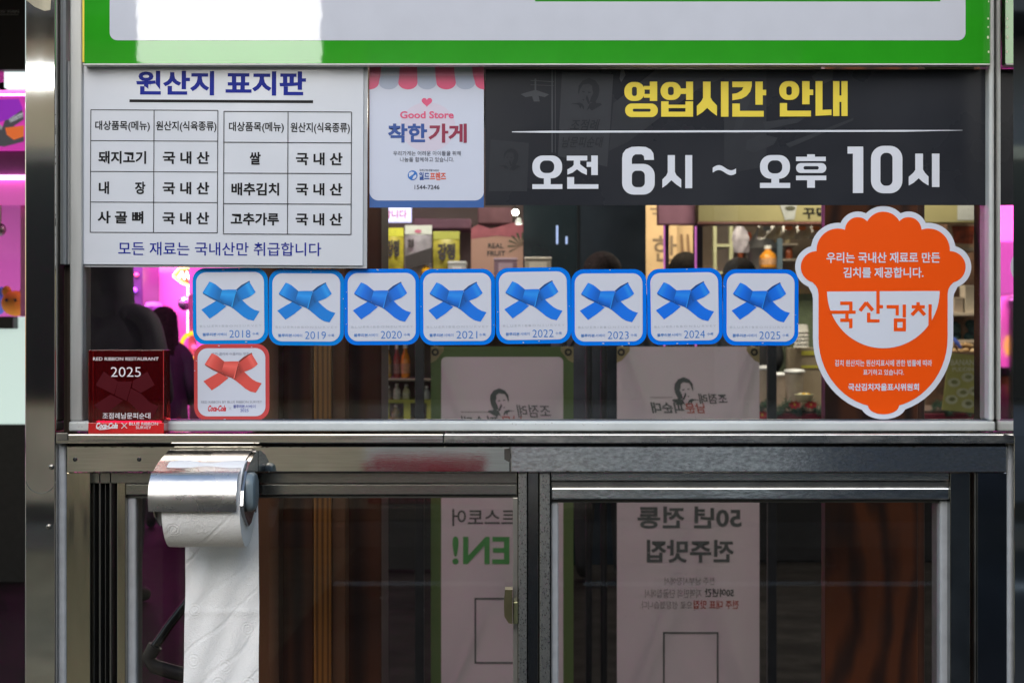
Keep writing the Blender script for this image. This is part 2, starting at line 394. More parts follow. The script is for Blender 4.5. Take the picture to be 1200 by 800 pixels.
# beam
T = thing('lintel_beam', 'scuffed stainless beam between the ledge and the sliding windows', 'beam', (0, -.03, P(0, 553)[1]))
M_left = mat('polished_scratched_steel', (.58, .56, .50), .022, 1, var=.10, vscale=9, bump=.006, bscale=30, stretch=(2, 8, 60), rvar=.018, rscale=7)
M_sat = mat('satin_steel', (.72, .71, .69), .13, 1, var=.20, vscale=420, bump=.05, bscale=400, stretch=(.45, 1, 1), rvar=.05, rscale=300)
M_rightdark = mat('dark_polished_steel', (.40, .41, .43), .16, 1, var=.08, vscale=8, bump=.02, bscale=10, rvar=.05, rscale=8)
obj('beam_plate', MB().pbox(77.5, 522.5, 598, 553, -.042, .02, .0012), M_left, T)
obj('beam_plate', MB().pbox(598.2, 522.5, 1180, 553, -.042, .02, .0012), M_sat, T)
obj('beam_stain', Flat(-.0424).poly([(591, 526), (597, 525), (599, 536), (596, 541), (591, 538)]), mat('tar_stain', (.05, .045, .04), .6), T)
for px, py in ((88, 538), (163, 538)):
    x, z = P(px, py, -.0425); bb = MB().lathe((0, 0, 0), [(.0028, 0), (.0026, .0012), (.001, .0016)], 10); bb.v = [(x + v[0], -.0422 - v[2], z + v[1]) for v in bb.v]
    obj('rivet', bb, M_dark, T, True)
gr = Flat(-.0427); rg2 = random.Random(5)
for i in range(70):
    x_ = rg2.uniform(80, 1178) if i % 2 else rg2.uniform(80, 320); y_ = rg2.choice((523.4, 552.2, 523.6)) + rg2.uniform(-.4, .4)
    gr.poly([(x_ + rg2.uniform(.5, 3.4) * math.cos(a_), y_ + rg2.uniform(.2, .6) * math.sin(a_)) for a_ in (0, 1.0, 2.1, 3.1, 4.2, 5.3)])
o_ = obj('joint_grime', gr, mat('grime', (.06, .05, .035), .9, var=.4), T)
# sealant lines
tag(obj('sealant_bead', MB().pbox(66.5, 519, 77, 860, -.040, .0, .004), M_seal, smooth=True), 'white silicone bead running down the left side of the lower windows', 'sealant')
tag(obj('sealant_bead', MB().pbox(1180.5, 517, 1187.5, 860, -.038, .0, .003), M_seal, smooth=True), 'white silicone bead running down beside the right steel post', 'sealant')

# window box of the sliding sashes
T = thing('sliding_window_frame', 'stainless outer frame with dark tracks around both sliding sashes', 'frame', (0, -.02, .5))
zb = P(0, 900, 0)[1]
def vb(mb, x0, x1, y0, yf, yb=.02, b=.0008, y1=860): return mb.pbox(x0, y0, x1, y1, yf, yb, b)
obj('jamb_face', vb(MB(), 77.3, 106, 553.5, -.036), M_gold, T, True)
obj('track_channel', vb(MB(), 106.2, 137, 553.5, -.006), M_dark, T)
for a, b2, d in ((109, 111, -.022), (116, 118, -.026), (123, 124, -.02), (128.5, 130.5, -.026)):
    obj('track_rib', vb(MB(), a, b2, 553.5, d, b=.0003), mat('track_rib_metal', (.16, .16, .15), .35, .9), T)
obj('head_track', MB().pbox(107, 553.6, 606, 566, -.026, .02, .0008), mat('head_track_left', (.36, .35, .31), .25, 1, var=.2, bump=.02, bscale=30, stretch=(3, 10, 60)), T, True)
obj('head_track', MB().pbox(646, 553.6, 1112, 563, -.028, .02, .0008), M_brush, T, True)
obj('jamb_face', vb(MB(), 1145, 1180, 553.5, -.036), mat('blue_black_steel', (.18, .19, .21), .12, 1, var=.1, bump=.1, bscale=6), T, True)
obj('jamb_face', vb(MB(), 1113.5, 1137, 553.8, -.030), mat('dim_steel', (.26, .27, .27), .18, 1, var=.2, bump=.15, bscale=10), T, True)
obj('track_channel', vb(MB(), 1137.2, 1145, 553.5, -.01), M_dark, T)
obj('track_rib', vb(MB(), 1142, 1144, 553.5, -.034, b=.0003), M_bolt, T)
obj('mullion_face', vb(MB(), 607.5, 617.5, 553.8, -.034), M_rough, T, True)
obj('mullion_channel', vb(MB(), 618.5, 631, 553.8, -.022), mat('smooth_mullion', (.22, .22, .22), .16, 1, var=.1), T, True)
obj('mullion_face', vb(MB(), 632.5, 644.5, 553.8, -.033), M_rough, T, True)
obj('mullion_core', vb(MB(), 606, 646, 553.6, -.012), M_dark, T)

# left sash
T = thing('sliding_sash', 'left sliding window sash with lock, behind the toilet paper', 'window', (P(380, 0)[0], -.015, .5))
obj('sash_rail', MB().pbox(147, 567, 606, 579.5, -.022, .01, .001), mat('sash_rail_metal', (.42, .42, .38), .22, 1, var=.15, bump=.02, bscale=14, stretch=(3, 10, 60)), T, True)
obj('sash_groove', MB().pbox(147, 580, 606, 583, -.014, .01), mat('groove_grey', (.13, .13, .12), .5, .5), T)
obj('sash_stile', vb(MB(), 137.3, 147, 555, -.024), M_gold, T, True)
obj('sash_stile', vb(MB(), 601, 606.8, 583, -.02, b=.0006), mat('stile_warm', (.42, .41, .38), .3, .8), T, True)
obj('glazing_seal', vb(MB(), 147.5, 159.5, 583, -.014, b=.003), M_seal, T, True)
obj('glass_pane', MB().box(P(152, 0)[0], P(604, 0)[0], -.004, -.001, .4, P(0, 581)[1]), M_glass2, T)
x0, z0 = P(591, 688, -.045)
lk = obj('window_lock', MB().prism([P(592, 690, -.04), P(600.5, 690, -.04), P(600.5, 730, -.04), P(596, 729, -.04), P(591, 721, -.04), P(590.5, 706, -.04)], 'y', -.044, -.021), mat('tarnished_brass', (.22, .20, .11), .35, .9, var=.25, bump=.3), T, True)
obj('lock_plate', MB().pbox(601.5, 705, 607, 731, -.036, -.018, .001), mat('green_brass', (.30, .31, .18), .35, .9, var=.15), lk, True)
# right sash
T = thing('sliding_sash', 'right sliding window sash with scuffed top rail and pale sealant edges', 'window', (P(880, 0)[0], -.015, .5))
obj('sash_rail', MB().pbox(646, 563.5, 1113, 571, -.022, .01, .001), mat('upper_rail_metal', (.34, .33, .31), .3, 1, var=.2), T, True)
obj('sash_rail', MB().pbox(646, 571.5, 1113, 585, -.027, .01, .0016), M_brushh, T, True)
obj('sash_groove', MB().pbox(646, 585.3, 1113, 588.5, -.014, .01), MATS['groove_grey'], T)
obj('glazing_seal', vb(MB(), 645.5, 654.5, 588.5, -.018, b=.003), M_seal, T, True)
obj('glazing_seal', vb(MB(), 1101.5, 1113, 586, -.018, b=.003), M_seal, T, True)
obj('glass_pane', MB().box(P(650, 0)[0], P(1106, 0)[0], -.006, -.003, .4, P(0, 586)[1]), M_glass2, T)

# ------------------------------------------------------------ SIGNS
INK = mat('black_ink', (.012, .012, .014), .35, var=0, spec=.12)
BLUEINK = mat('blue_ink', pc(24, 38, 138), .35, var=0, spec=.12)
# green board
T = thing('green_signboard', 'green bordered white signboard along the top of the stall front', 'sign', (0, -.02, P(0, 75)[1]))
Yg = -.0285
M_green = mat('green_gloss_print', pc(42, 148, 30), .02, 0, var=.04, bump=.03, bscale=28, spec=.6)
M_gwhite = mat('white_gloss_print', pc(196, 199, 210), .02, 0, var=.02, bump=.03, bscale=28, spec=.6)
obj('board', slab(rect(99, -120, 1160, 74.5), Yg, .014), M_green, T)
obj('yellow_edge', MB().pbox(96.5, -120, 98.8, 73, Yg + .001, Yg + .012), mat('yellow_edge', pc(225, 200, 30), .3), T)
obj('bottom_trim', MB().pbox(97, 74.7, 1160, 76.3, Yg - .001, Yg + .013, .0004), mat('trim_white', pc(215, 215, 210), .3), T)
f = Flat(Yg - .0004); f.poly(rr(128.5, -110, 1131.5, 47.5, 9)); obj('white_panel', f, M_gwhite, T)
f = Flat(Yg - .0007); f.poly(rect(627, -5, 1102, 1.8)); obj('green_bar', f, M_green, T)
f = Flat(Yg - .0003)
for a, b, r in ((1158.5, 2, 1), (1158, 22, 1.2), (1158, 32, 1.1), (1157.8, 44, 1.6), (1158.5, 61, 1.3)):
    f.poly(ell(a, b, r * .8, r * 1.2, 8))
obj('paint_chips', f, mat('chip_pale', pc(215, 225, 190), .5), T)
# origin sign board
t = Z(60, 60, 3.076)
T = thing('origin_sign', 'white ingredient origin sign with blue title and two ruled tables', 'sign', (P(262, 0)[0], -.01, P(0, 190)[1]))
Yo = -.0135
M_sgrey = mat('sign_white', pc(206, 210, 219), .15, 0, var=.03, vscale=9, bump=.03, bscale=6, rvar=.06, rscale=14)
obj('back_plate', slab(rect(*(91, 76.6), *(430.5, 313.5)), Yo + .003, .004), mat('acrylic_edge', pc(180, 184, 190), .2), T)
obj('face_plate', slab(rect(93, 76.6, 425.5, 310.3), Yo, .0028), M_sgrey, T)
texts('title_lettering', [('원산지 표지판', (305, 72, 917, 160), .034)], Yo - .0003, BLUEINK, T, t)
f = Flat(Yo - .0003, t)
f.poly(rect(281, 176, 943, 186))
def rule(x0, y0, x1, y1, wd=2.6):
    f.poly(rect(x0, y0 - wd / 2, x1, y0 + wd / 2)) if y0 == y1 else f.poly(rect(x0 - wd / 2, y0, x0 + wd / 2, y1))
for xs, dy in (((142, 370, 600), 0), ((622, 853, 1082), 3.5)):
    for y in (214, 325, 436, 546, 655): rule(xs[0], y + dy, xs[2], y + dy)
    for x in xs: rule(x, 214 + dy, x, 655 + dy)
obj('table_rules', f, INK, T)
KN = '국 내 산'
it = [('대상품목(메뉴)', (158, 253, 355, 292), .02), ('원산지(식육종류)', (377, 253, 595, 293), .02), ('대상품목(메뉴)', (640, 255, 838, 294), .02), ('원산지(식육종류)', (862, 256, 1076, 297), .02),
      ('돼지고기', (170, 362, 342, 408)), (KN, (402, 362, 570, 408)), ('쌀', (715, 363, 755, 409)), (KN, (882, 364, 1050, 410)),
      ('내', (172, 472, 209, 517)), ('장', (302, 472, 340, 517)), (KN, (402, 472, 570, 517)), ('배추김치', (650, 474, 822, 520)), (KN, (882, 474, 1050, 519)),
      ('사 골 뼈', (168, 578, 333, 623)), (KN, (402, 580, 570, 625)), ('고추가루', (648, 582, 822, 627)), (KN, (882, 582, 1050, 627))]
texts('table_lettering', it, Yo - .0003, INK, T, t, .03)
texts('footer_lettering', [('모든 재료는 국내산만 취급합니다', (243, 688, 975, 737), .008)], Yo - .0003, BLUEINK, T, t)
T.rotation_euler = (0, R(.28), 0)

# good store poster
t = Z(420, 60, 4)
T = thing('store_poster', 'small poster with pink striped awning print and a heart', 'poster', (P(500, 0)[0], -.004, P(0, 160)[1]))
Yp = -.004
obj('sheet', slab(rect(433, 75.5, 567, 243.3), Yp, .0008), mat('poster_blue', pc(58, 96, 160), .3, var=.02), T)
f = Flat(Yp - .0002, t); pts = rr(52, 20, 588, 700, 42); f.poly([(x, max(y, 62)) for x, y in pts]); obj('white_field', f, mat('poster_white', pc(198, 204, 222), .3, var=.01), T)
f = Flat(Yp - .0003, t); f.poly(ell(325, 355, 130, 115, 40)); obj('pale_disc', f, mat('poster_pale_pink', pc(203, 196, 214), .3, var=0), T)
tops = [52, 108, 195, 275, 358, 447, 530, 588]; bots = [52, 96, 187, 277, 366, 457, 547, 588]
pink1, grey1 = Flat(Yp - .0004, t), Flat(Yp - .0004, t); pink2, grey2 = Flat(Yp - .0004, t), Flat(Yp - .0004, t)
for i in range(7):
    q = .45
    m0, m1 = tops[i] + (bots[i] - tops[i]) * q, tops[i + 1] + (bots[i + 1] - tops[i + 1]) * q
    (pink1, grey1)[i % 2].poly([(tops[i], 62), (tops[i + 1], 62), (m1, 115), (m0, 115)])
    c = (bots[i] + bots[i + 1]) / 2; h = (bots[i + 1] - bots[i]) / 2
    if i == 0: low = [(x, y) for x, y in ell(50, 148, 46, 32, 12, 0, 90)]
    elif i == 6: low = [(x, y) for x, y in ell(590, 148, 43, 32, 12, 90, 180)]
    else: low = ell(c, 148, h, 32, 14, 0, 180)
    (pink2, grey2)[i % 2].poly([(m0, 115), (m1, 115)] + low)
obj('awning_print', pink1, mat('poster_pink', pc(226, 112, 148), .3, var=0), T); obj('awning_print', grey1, mat('poster_lilac', pc(186, 190, 208), .3, var=0), T)
obj('scallop_print', pink2, mat('poster_rose', pc(214, 84, 124), .3, var=0), T); obj('scallop_print', grey2, mat('poster_bluegrey', pc(164, 174, 198), .3, var=0), T)
f = Flat(Yp - .0004, t)
hp = []
for i in range(40):
    a = 2 * math.pi * i / 40; hp.append((321 + 1.55 * 16 * math.sin(a) ** 3, 238 - 1.5 * (13 * math.cos(a) - 5 * math.cos(2 * a) - 2 * math.cos(3 * a) - math.cos(4 * a))))
f.poly(hp); obj('heart_print', f, MATS['poster_rose'], T)
PT = Yp - .0006
texts('lettering', [('Good Store', (195, 282, 447, 316), .028)], PT, MATS['poster_rose'], T, t)
NAVY = mat('poster_navy', pc(42, 78, 150), .3, var=0); MAR = mat('poster_maroon', pc(140, 42, 72), .3, var=0)
texts('lettering', [('착한', (138, 340, 322, 429), .035), ('월드', (283, 568, 333, 604), .03)], PT, NAVY, T, t)
texts('lettering', [('가게', (328, 340, 508, 430), .035)], PT, MAR, T, t)
texts('lettering', [('프렌즈', (336, 568, 410, 604), .03)], PT, mat('poster_orange', pc(214, 92, 66), .3, var=0), T, t)
texts('lettering', [('우리가게는 어려운 아이들을 위해', (163, 468, 480, 490), .005), ('나눔을 함께하고 있습니다.', (195, 497, 448, 519), .005), ('국제구호개발 NGO', (285, 553, 378, 564), .01), ('1544-7246', (263, 627, 380, 648), .012)], PT,
      mat('poster_grey', pc(70, 74, 90), .3, var=0), T, t)
f = Flat(PT, t); f.poly(ell(254, 582, 23)); obj('globe_print', f, mat('globe_blue', pc(44, 110, 190), .3, var=0), T)
f = Flat(PT - .0002, t); f.poly([(236, 572), (248, 565), (262, 568), (256, 578), (246, 584), (238, 590)]); f.poly([(258, 586), (270, 578), (272, 590), (262, 600), (252, 600)])
obj('globe_print', f, MATS['poster_white'], T)

# ---- opening hours sign
T = thing('hours_sign', 'long black opening hours sign with yellow heading and white times', 'sign', (P(862, 0)[0], -.004, P(0, 160)[1]))
Yh = -.0045
obj('sheet', slab(rect(568.8, 81.5, 1156, 240.5), Yh, .0012), mat('hours_black', pc(40, 42, 48), .30, var=.09, vscale=7, spec=.22, bump=.05, bscale=14, rvar=.08, rscale=8), T)
def g_(v): return mat('hours_grey_%d' % v, pc(v - 8, v - 6, v - 1), .30, var=.04, vscale=60, spec=.22)
t = Z(560, 80, 4.85)
f = Flat(Yh - .0002, t, .00001); f.poly([(478, 20), (770, 36), (748, 400), (735, 560), (455, 500)]); obj('photo_print', f, g_(64), T)
f = Flat(Yh - .0002, t, .00001); f.poly([(770, 200), (1010, 10), (1500, 10), (1250, 120), (850, 420), (745, 470)]); f.poly([(72, 405), (290, 425), (280, 700), (60, 700)])
f.poly([(1400, 20), (1640, 12), (1640, 560), (1400, 600)]); obj('photo_print', f, g_(58), T)
f = Flat(Yh - .0003, t, .00001)
f.poly([(322, 60), (332, 60), (332, 125), (405, 150), (380, 165), (345, 158), (352, 190), (318, 190), (308, 160), (270, 165), (243, 148), (322, 125)])
f.line((422, 10), (422, 480), 8); f.line((440, 12), (440, 480), 4); f.line((300, 70), (432, 78), 4); f.line((300, 95), (432, 100), 3)
f.poly([(830, 10), (840, 40), (815, 80), (805, 60), (812, 10)]); obj('photo_print', f, g_(78), T)
def portrait(f, cx, cy, s, face_right=True):
    """Stylised head-and-shoulders line emblem; cx, cy = centre, s = head width."""
    sg = 1 if face_right else -1
    def q(pts): return [(cx + sg * x * s, cy + y * s) for x, y in pts]
    f.poly(q([(-.5, .0), (-.48, -.25), (-.3, -.5), (0, -.62), (.3, -.5), (.5, -.25), (.53, .05), (.5, .18), (.42, -.1), (.3, -.3), (.0, -.35), (-.15, -.25), (-.16, -.05), (-.2, .1), (-.1, .3), (-.02, .55), (-.3, .55), (-.45, .25)]))
    f.poly(q([(.2, .02), (.33, -.0), (.33, .05), (.22, .07)])); f.poly(q([(-.08, .05), (.06, .03), (.04, .1), (-.08, .1)]))
    f.poly(q([(.1, .2), (.16, .34), (.1, .5), (.04, .62), (-.05, .62), (.02, .4)])); f.poly(q([(.2, .42), (.34, .4), (.28, .47)]))
    f.poly(q([(-.3, .5), (-.05, .6), (.02, .72), (.12, .95), (-.02, .82), (-.12, .95), (-.3, .85), (-.62, .66), (-.55, .58), (-.35, .58)]))
    f.poly(q([(.3, .62), (.46, .56), (.9, .62), (.6, .64), (.5, .68), (.42, .85), (.36, .72), (.26, .9), (.24, .78)]))
f = Flat(Yh - .0004, t, .00001); portrait(f, 632, 130, 118, False); portrait(f, 190, 505, 82, False)
addtext(f, '조점례', (522, 290, 695, 355), t, Yh - .0006, .01, .3); addtext(f, '남문피순대', (478, 388, 715, 450), t, Yh - .0006, .0, .3)
obj('photo_print', f, g_(50), T)
f = Flat(Yh - .0003, Z(720, 80, 4.2857), .00001)
f.poly([(640, 130), (690, 130), (640, 300), (600, 310)]); f.poly([(665, 365), (740, 330), (820, 350), (800, 385), (700, 425), (660, 410)]); f.poly([(990, 40), (1040, 5), (1100, 5), (1095, 60), (1050, 80), (1000, 60)])
f.poly([(745, 270), (960, 245), (920, 275), (760, 310)]); f.poly([(860, 380), (1200, 250), (1200, 262), (880, 400)])
obj('photo_print', f, g_(62), T)
# heading
YEL = mat('hours_yellow', pc(228, 206, 74), .3, var=.01); WHT = mat('hours_white', pc(212, 216, 226), .3, var=.01)
YT = Yh - .0007
f = Flat(YT, Z(720, 80, 4.2857), .00001)
def rg(o, ro, i, ri): f.ring(rr(*o, ro), rr(*i, ri))
rg((50, 70, 152, 165), 44, (88, 94, 113, 140), 11); f.poly(rect(178, 68, 215, 165)); f.poly(rect(148, 90, 179, 108)); f.poly(rect(148, 130, 179, 149)); rg((54, 178, 218, 246), 33, (92, 204, 182, 219), 7)
rg((232, 70, 335, 160), 43, (269, 94, 298, 136), 12); f.poly(rect(333, 102, 362, 130)); f.poly(rect(360, 68, 395, 160))
f.poly(rect(235, 167, 272, 244)); f.poly(rect(357, 167, 395, 244)); f.poly(rect(270, 184, 359, 201)); f.poly(rect(270, 219, 359, 244))
f.poly(rect(535, 68, 573, 244)); f.poly([(445, 68), (483, 68), (483, 148), (492, 164), (515, 188), (515, 240), (490, 222), (466, 200), (442, 222), (414, 240), (414, 190), (437, 166), (445, 150)])
f.poly([(592, 68), (690, 68), (690, 90), (682, 118), (664, 140), (638, 154), (592, 162), (592, 130), (616, 126), (640, 112), (648, 96), (592, 96)]); f.poly(rect(708, 68, 745, 184)); f.poly(rect(744, 109, 762, 137)); f.poly([(592, 178), (630, 178), (630, 215), (750, 215), (750, 244), (592, 244)])
rg((828, 66, 928, 160), 42, (863, 92, 891, 136), 12); f.poly(rect(943, 66, 980, 182)); f.poly(rect(979, 108, 998, 136)); f.poly([(831, 176), (867, 176), (867, 214), (987, 214), (987, 243), (831, 243)])
f.poly([(1010, 66), (1045, 66), (1045, 210), (1090, 208), (1090, 236), (1010, 240)]); f.poly(rect(1098, 66, 1130, 241)); f.poly(rect(1129, 138, 1141, 170)); f.poly(rect(1140, 66, 1171, 241))
obj('heading_lettering', f, YEL, T)
f = Flat(YT, Z(600, 160, 4.2857), .00001)
rg((102, 96, 252, 210), 52, (140, 121, 212, 184), 28); f.poly(rect(160, 208, 194, 242)); f.poly(rect(102, 240, 253, 264))
f.poly(rect(275, 97, 378, 121)); f.poly([(310, 119), (342, 119), (342, 140), (376, 166), (376, 194), (350, 182), (326, 165), (304, 182), (278, 192), (278, 166), (302, 152), (310, 142)]); f.poly(rect(398, 96, 431, 194)); f.poly(rect(375, 128, 399, 153)); f.poly([(277, 204), (312, 204), (312, 240), (434, 240), (434, 263), (277, 263)])
# 6
rg((553, 138, 717, 292), 58, (602, 172, 667, 255), 24); f.poly([(553, 215), (553, 110), (557, 85), (572, 65), (600, 53), (635, 51), (672, 53), (697, 66), (710, 85), (713, 118), (665, 118), (662, 98), (650, 90), (620, 90), (608, 98), (602, 112), (602, 215)])
f.poly([(782, 94), (818, 94), (818, 178), (826, 195), (850, 216), (850, 258), (826, 242), (800, 220), (776, 243), (755, 258), (755, 216), (775, 196), (782, 180)]); f.poly(rect(870, 94, 905, 260))
wv = [(1008 + 117 * i / 20, 168 - 13 * math.sin(2 * math.pi * (i / 20 * .95 + .0)) - 11) for i in range(21)]
f.poly(wv + [(x, y + 25) for x, y in reversed(wv)])
obj('hours_lettering', f, WHT, T)
f = Flat(YT, Z(860, 60, 3.529), .00001)
rg((108, 430, 232, 528), 45, (140, 452, 200, 506), 24); f.poly(rect(155, 526, 187, 547)); f.poly(rect(108, 545, 233, 566))
f.poly(rect(303, 427, 335, 438)); f.poly(rect(257, 437, 380, 455)); rg((257, 463, 382, 504), 20, (288, 476, 351, 490), 7); f.poly(rect(257, 515, 382, 534)); f.poly(rect(303, 533, 335, 565))
f.poly([(470, 395), (535, 395), (535, 587), (492, 587), (492, 424), (470, 424)]); rg((567, 392, 697, 588), 52, (606, 421, 656, 557), 22)
f.poly([(750, 424), (782, 424), (782, 490), (790, 503), (805, 519), (805, 556), (785, 544), (764, 526), (744, 544), (723, 556), (723, 520), (742, 503), (750, 492)]); f.poly(rect(819, 424, 850, 562))
obj('hours_lettering', f, WHT, T)
f = Flat(YT); pts = [(600, 154.2), (640, 153.4), (1060, 152.4), (1128, 152.6), (1128, 153.0), (1060, 154.6), (640, 155.8), (600, 155.2)]; f.poly(pts); obj('rule_line', f, WHT, T)

# ---- kimchi sticker
T = thing('kimchi_sticker', 'large orange pot shaped kimchi sticker with white outline', 'sticker', (P(1035, 0)[0], -.003, P(0, 365)[1]))
t = Z(930, 240, 5.581)
def potshape(f, g):
    body = [(163 - g, 330), (163 - g, 870)] + [(585 + (422 + g) * math.cos(R(a)), 870 + (455 + g) * math.sin(R(a))) for a in range(180, -1, -6)] + [(1008 + g, 330)]
    f.poly(body); f.poly(rect(290, 165, 885, 345)); f.poly(rect(200, 280, 975, 340))
    for cx, cy, r in ((587, 165, 120), (420, 165, 84), (752, 165, 84), (290, 295, 140), (882, 295, 140), (150, 406, 103), (1022, 406, 103)):
        f.poly(ell(cx, cy, r + g, r + g, 48))
    f.poly(ell(588, 1312, 101 + g * 1.25, 56 + g * .9, 36))
    gg = g * .8
    for sg in (-1, 1):
        cx = 585; e = 422 + g
        pts = [(cx + sg * e, 470), (cx + sg * (e + 62 - g * .3), 470 + gg * .6), (cx + sg * (e + 40 - g * .3), 505 + gg), (cx + sg * (e + 18), 528 + gg), (cx + sg * (e + 5), 552 + gg), (cx + sg * e, 585 + gg)]
        f.poly(pts)
f = Flat(-.0026, t, .00001); potshape(f, 37); obj('white_outline', f, mat('sticker_white', pc(206, 212, 226), .3, var=.01), T)
f = Flat(-.0030, t, .00001); potshape(f, 0); obj('orange_field', f, mat('sticker_orange', pc(240, 84, 6), .3, var=.01), T)
f = Flat(-.0034, t, .00001); f.poly([(218, 567), (955, 563)] + [(587 + 368 * math.cos(R(a)), 565 + 372 * math.sin(R(a))) for a in range(3, 180, 4)])
obj('bowl_print', f, MATS['sticker_white'], T)
f = Flat(-.0037, t, .00001)
for r_ in ((305, 632, 385, 654), (363, 653, 385, 692), (235, 691, 406, 712), (338, 711, 360, 744), (305, 743, 385, 765), (363, 764, 385, 806), (541, 560, 563, 712), (562, 655, 585, 676),
           (480, 705, 502, 768), (501, 748, 562, 768), (608, 655, 688, 677), (667, 676, 688, 722), (713, 652, 735, 735), (803, 636, 825, 657), (772, 656, 858, 677), (882, 650, 903, 800)):
    f.poly(rect(*r_))
f.ring(rr(655, 742, 735, 826, 3, 2), rr(678, 765, 713, 803, 2, 2))
for p, q in (((434, 692), (476, 638)), ((474, 638), (518, 690)), ((822, 668), (773, 720)), ((812, 668), (858, 720))): f.line(p, q, 23)
obj('brand_lettering', f, MATS['sticker_orange'], T)
texts('lettering', [('우리는 국내산 재료로 만든', (215, 310, 958, 380), .022), ('김치를 제공합니다.', (325, 408, 850, 477), .022),
      ('김치 원산지는 원산지표시에 관한 법률에 따라', (270, 1013, 905, 1055), .015), ('표기하고 있습니다.', (455, 1075, 722, 1113), .015), ('국산김치자율표시위원회', (357, 1167, 820, 1215), .03)], -.0034,
      MATS['sticker_white'], T, t)

# ---- ribbon stickers
def ribbon(f, cb, hi=1.5, lo=.45):
    c = lambda s: tuple(min(.85, v * s + (.03 * (s - 1) if s > 1 else 0)) for v in cb)
    def strip(A, B, tones):      # A,B edge polylines (same length) each tone per column
        for i in range(len(A) - 1):
            f.quad([A[i], A[i + 1], B[i + 1], B[i]], [c(tones[i]), c(tones[i + 1]), c(tones[i + 1]), c(tones[i])])
        f.n += 1
    L = lambda p, q, s: (p[0] + (q[0] - p[0]) * s, p[1] + (q[1] - p[1]) * s)
    strip([(250, 380), (290, 395), (355, 430)], [(122, 460), (160, 500), (200, 545)], [1, 1, 1]) if False else None
    # tails
    f.poly([(300, 320), (450, 300), (450, 330), (412, 440), (300, 400)], c(.45)); f.poly([(122, 460), (262, 378), (358, 428), (280, 492), (200, 545)], c(1.0))
    E1 = [(440, 330), (505, 372), (545, 412), (585, 445), (620, 465), (668, 480)]; E2 = [(398, 438), (425, 455), (470, 492), (515, 530), (560, 556), (612, 568)]
    strip(E1, E2, [.42, .8, 1, 1, 1, 1])
    # right loop with dark inside rim
    f.poly([(450, 275), (500, 232), (575, 193), (582, 205), (520, 240), (462, 290)], c(.32))
    strip([(438, 300), (470, 278), (520, 240), (548, 220), (575, 202)], [(470, 385), (512, 370), (575, 345), (605, 325), (633, 300)], [.4, .85, 1, hi, 1.05])
    # left loop
    strip([(200, 198), (222, 205), (255, 222), (322, 278)], [(135, 300), (160, 318), (205, 340), (295, 384)], [1.1, hi, 1.02, .6])
    f.poly([(135, 300), (205, 338), (295, 380), (340, 420), (300, 398), (205, 352), (140, 312)], c(.4))
    # knot
    A = [(318, 276), (380, 274), (456, 274)]; Bm = [(308, 316), (372, 322), (442, 326)]; Cm = [(298, 345), (362, 372), (424, 385)]; Dm = [(290, 375), (345, 412), (405, 440)]
    for U, V, a, b in ((A, Bm, 1.0, hi), (Bm, Cm, hi, .95), (Cm, Dm, .95, .5)):
        for i in range(2): f.quad([U[i], U[i + 1], V[i + 1], V[i]], [c(a), c(a), c(b), c(b)])
    f.n += 1
    f.poly([(433, 326), (440, 326), (412, 440), (402, 436)], c(hi)); f.poly([(442, 320), (452, 330), (418, 440), (412, 440)], c(.4))
